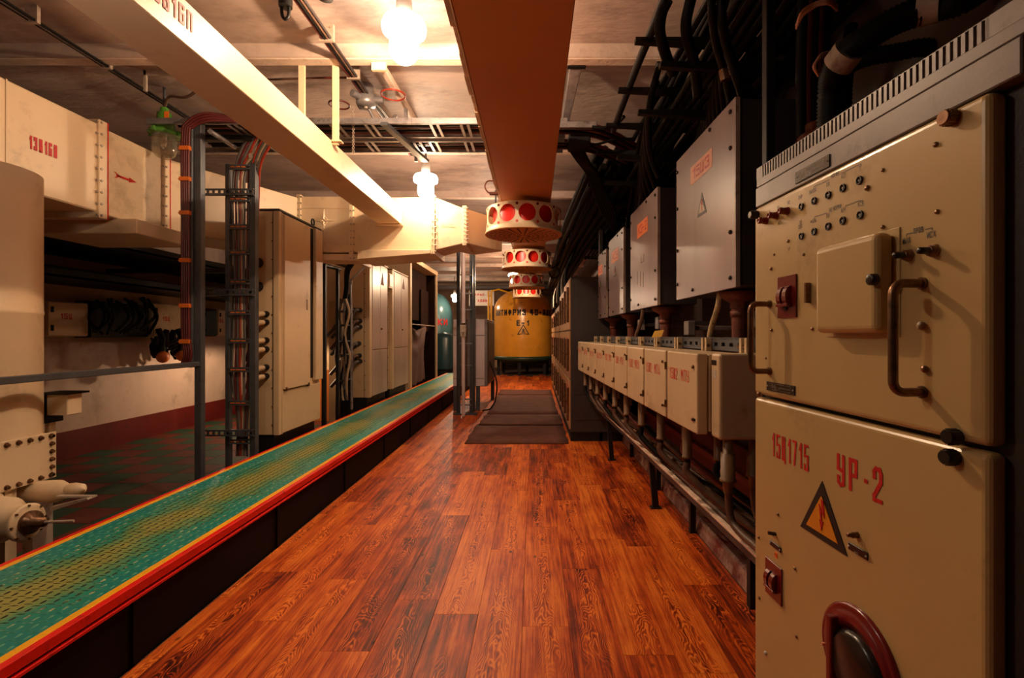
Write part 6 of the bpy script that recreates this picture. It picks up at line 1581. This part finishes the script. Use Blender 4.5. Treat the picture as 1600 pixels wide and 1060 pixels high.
# behind and above the control cabinet
solo('black_upright', MB().box(at_y(1194, 0, 1.95).x, at_y(1208, 0, 1.95).x, 1.93, 1.97, .1, CZ), black_steel, 'black upright post behind the far edge of the control cabinet', 'post', (.93, 1.95, .1), None, .003)
corrugated([at_y(1560, -40, 1.55), at_y(1500, 0, 1.6), at_y(1455, 12, 1.65), at_y(1400, 32, 1.7), at_y(1352, 60, 1.75), at_y(1322, 84, 1.80), at_y(1304, 112, 1.86), at_y(1298, 150, 1.92), at_y(1296, 230, 1.95)], .050, 'corrugated_hose', 'thick ribbed black hose curving above the control cabinet')
corrugated([at_y(1500, 95, 1.8), at_y(1450, 75, 1.85), at_y(1400, 82, 1.9), at_y(1350, 92, 1.95), at_y(1315, 110, 2.0)], .035, 'corrugated_hose', 'thinner ribbed black hose arching just over the vent slots')
corrugated([at_y(1330, 40, 2.2), at_y(1322, 122, 2.2), at_y(1320, 170, 2.2), at_y(1320, 230, 2.2)], .030, 'corrugated_hose', 'ribbed black hose dropping behind the control cabinet')
c = at_y(1455, 8, 1.65); d = (at_y(1500, 0, 1.6)-at_y(1455, 12, 1.65)).normalized()
solo('hose_sleeve', MB().cyl(c-d*.035, c+d*.025, .060, 18), pale_metal, 'bright metal sleeve round the thick ribbed hose', 'sleeve', tuple(c))
c = at_y(1318, 90, 1.81); d = (at_y(1304, 112, 1.86)-at_y(1335, 72, 1.77)).normalized()
solo('hose_sleeve', MB().cyl(c-d*.03, c+d*.03, .056, 18), pale_metal, 'metal sleeve where two ribbed hoses meet above the cabinet', 'sleeve', tuple(c))
for k in range(5):
    x = at_y(1256+9*k, 0, 2.1).x
    solo('cable', MB().tube(smooth_path([(x+.02, 2.1, CZ), (x, 2.1, 2.9), (x, 2.12, 2.6), (x-.01, 2.1, 2.2), (x, 2.1, 1.6)], 4), .024, 8), red_cable if k % 2 else rubber, ('dark red' if k % 2 else 'black')+' thick cable in the vertical bundle behind the control cabinet', 'cable', (x, 2.1, 2), 'vertical bundle behind the control cabinet: '+('dark red' if k % 2 else 'black'))
ty = thing('cable_tie', 'loose salmon-coloured ties wound round the vertical cable bundle', 'tie', tuple(at_y(1278, 20, 2.05)), world=True)
for k in range(4):
    part('turn', MB().tube(smooth_path([at_y(1244, 46-2*k, 2.05), at_y(1254, 26-3*k, 2.02), at_y(1275, 10-2*k, 2.0), at_y(1296, 7-2*k, 2.0), at_y(1308, 17-3*k, 2.05)], 4), .005, 5), salmon_label, ty)
ty = thing('cable_tie', 'loose salmon-coloured ties hooked at the lower hose bend', 'tie', tuple(at_y(1278, 100, 2.0)), world=True)
for k in range(3):
    part('turn', MB().tube(smooth_path([at_y(1302, 84-2*k, 1.98), at_y(1282, 90-2*k, 1.95), at_y(1271+k, 104, 1.95), at_y(1279, 119-k, 1.97)], 4), .005, 5), salmon_label, ty)
solo('rust_base', MB().lathe([(.08, 0), (.08, .04), (.05, .06), (.05, .09)], (at_y(1290, 0, 2.0).x, 2.05, 2.20), 'z', 16), rust, 'rust-coloured cable entry cone behind the vent slots', 'flange', (1.2, 2.05, 2.3))
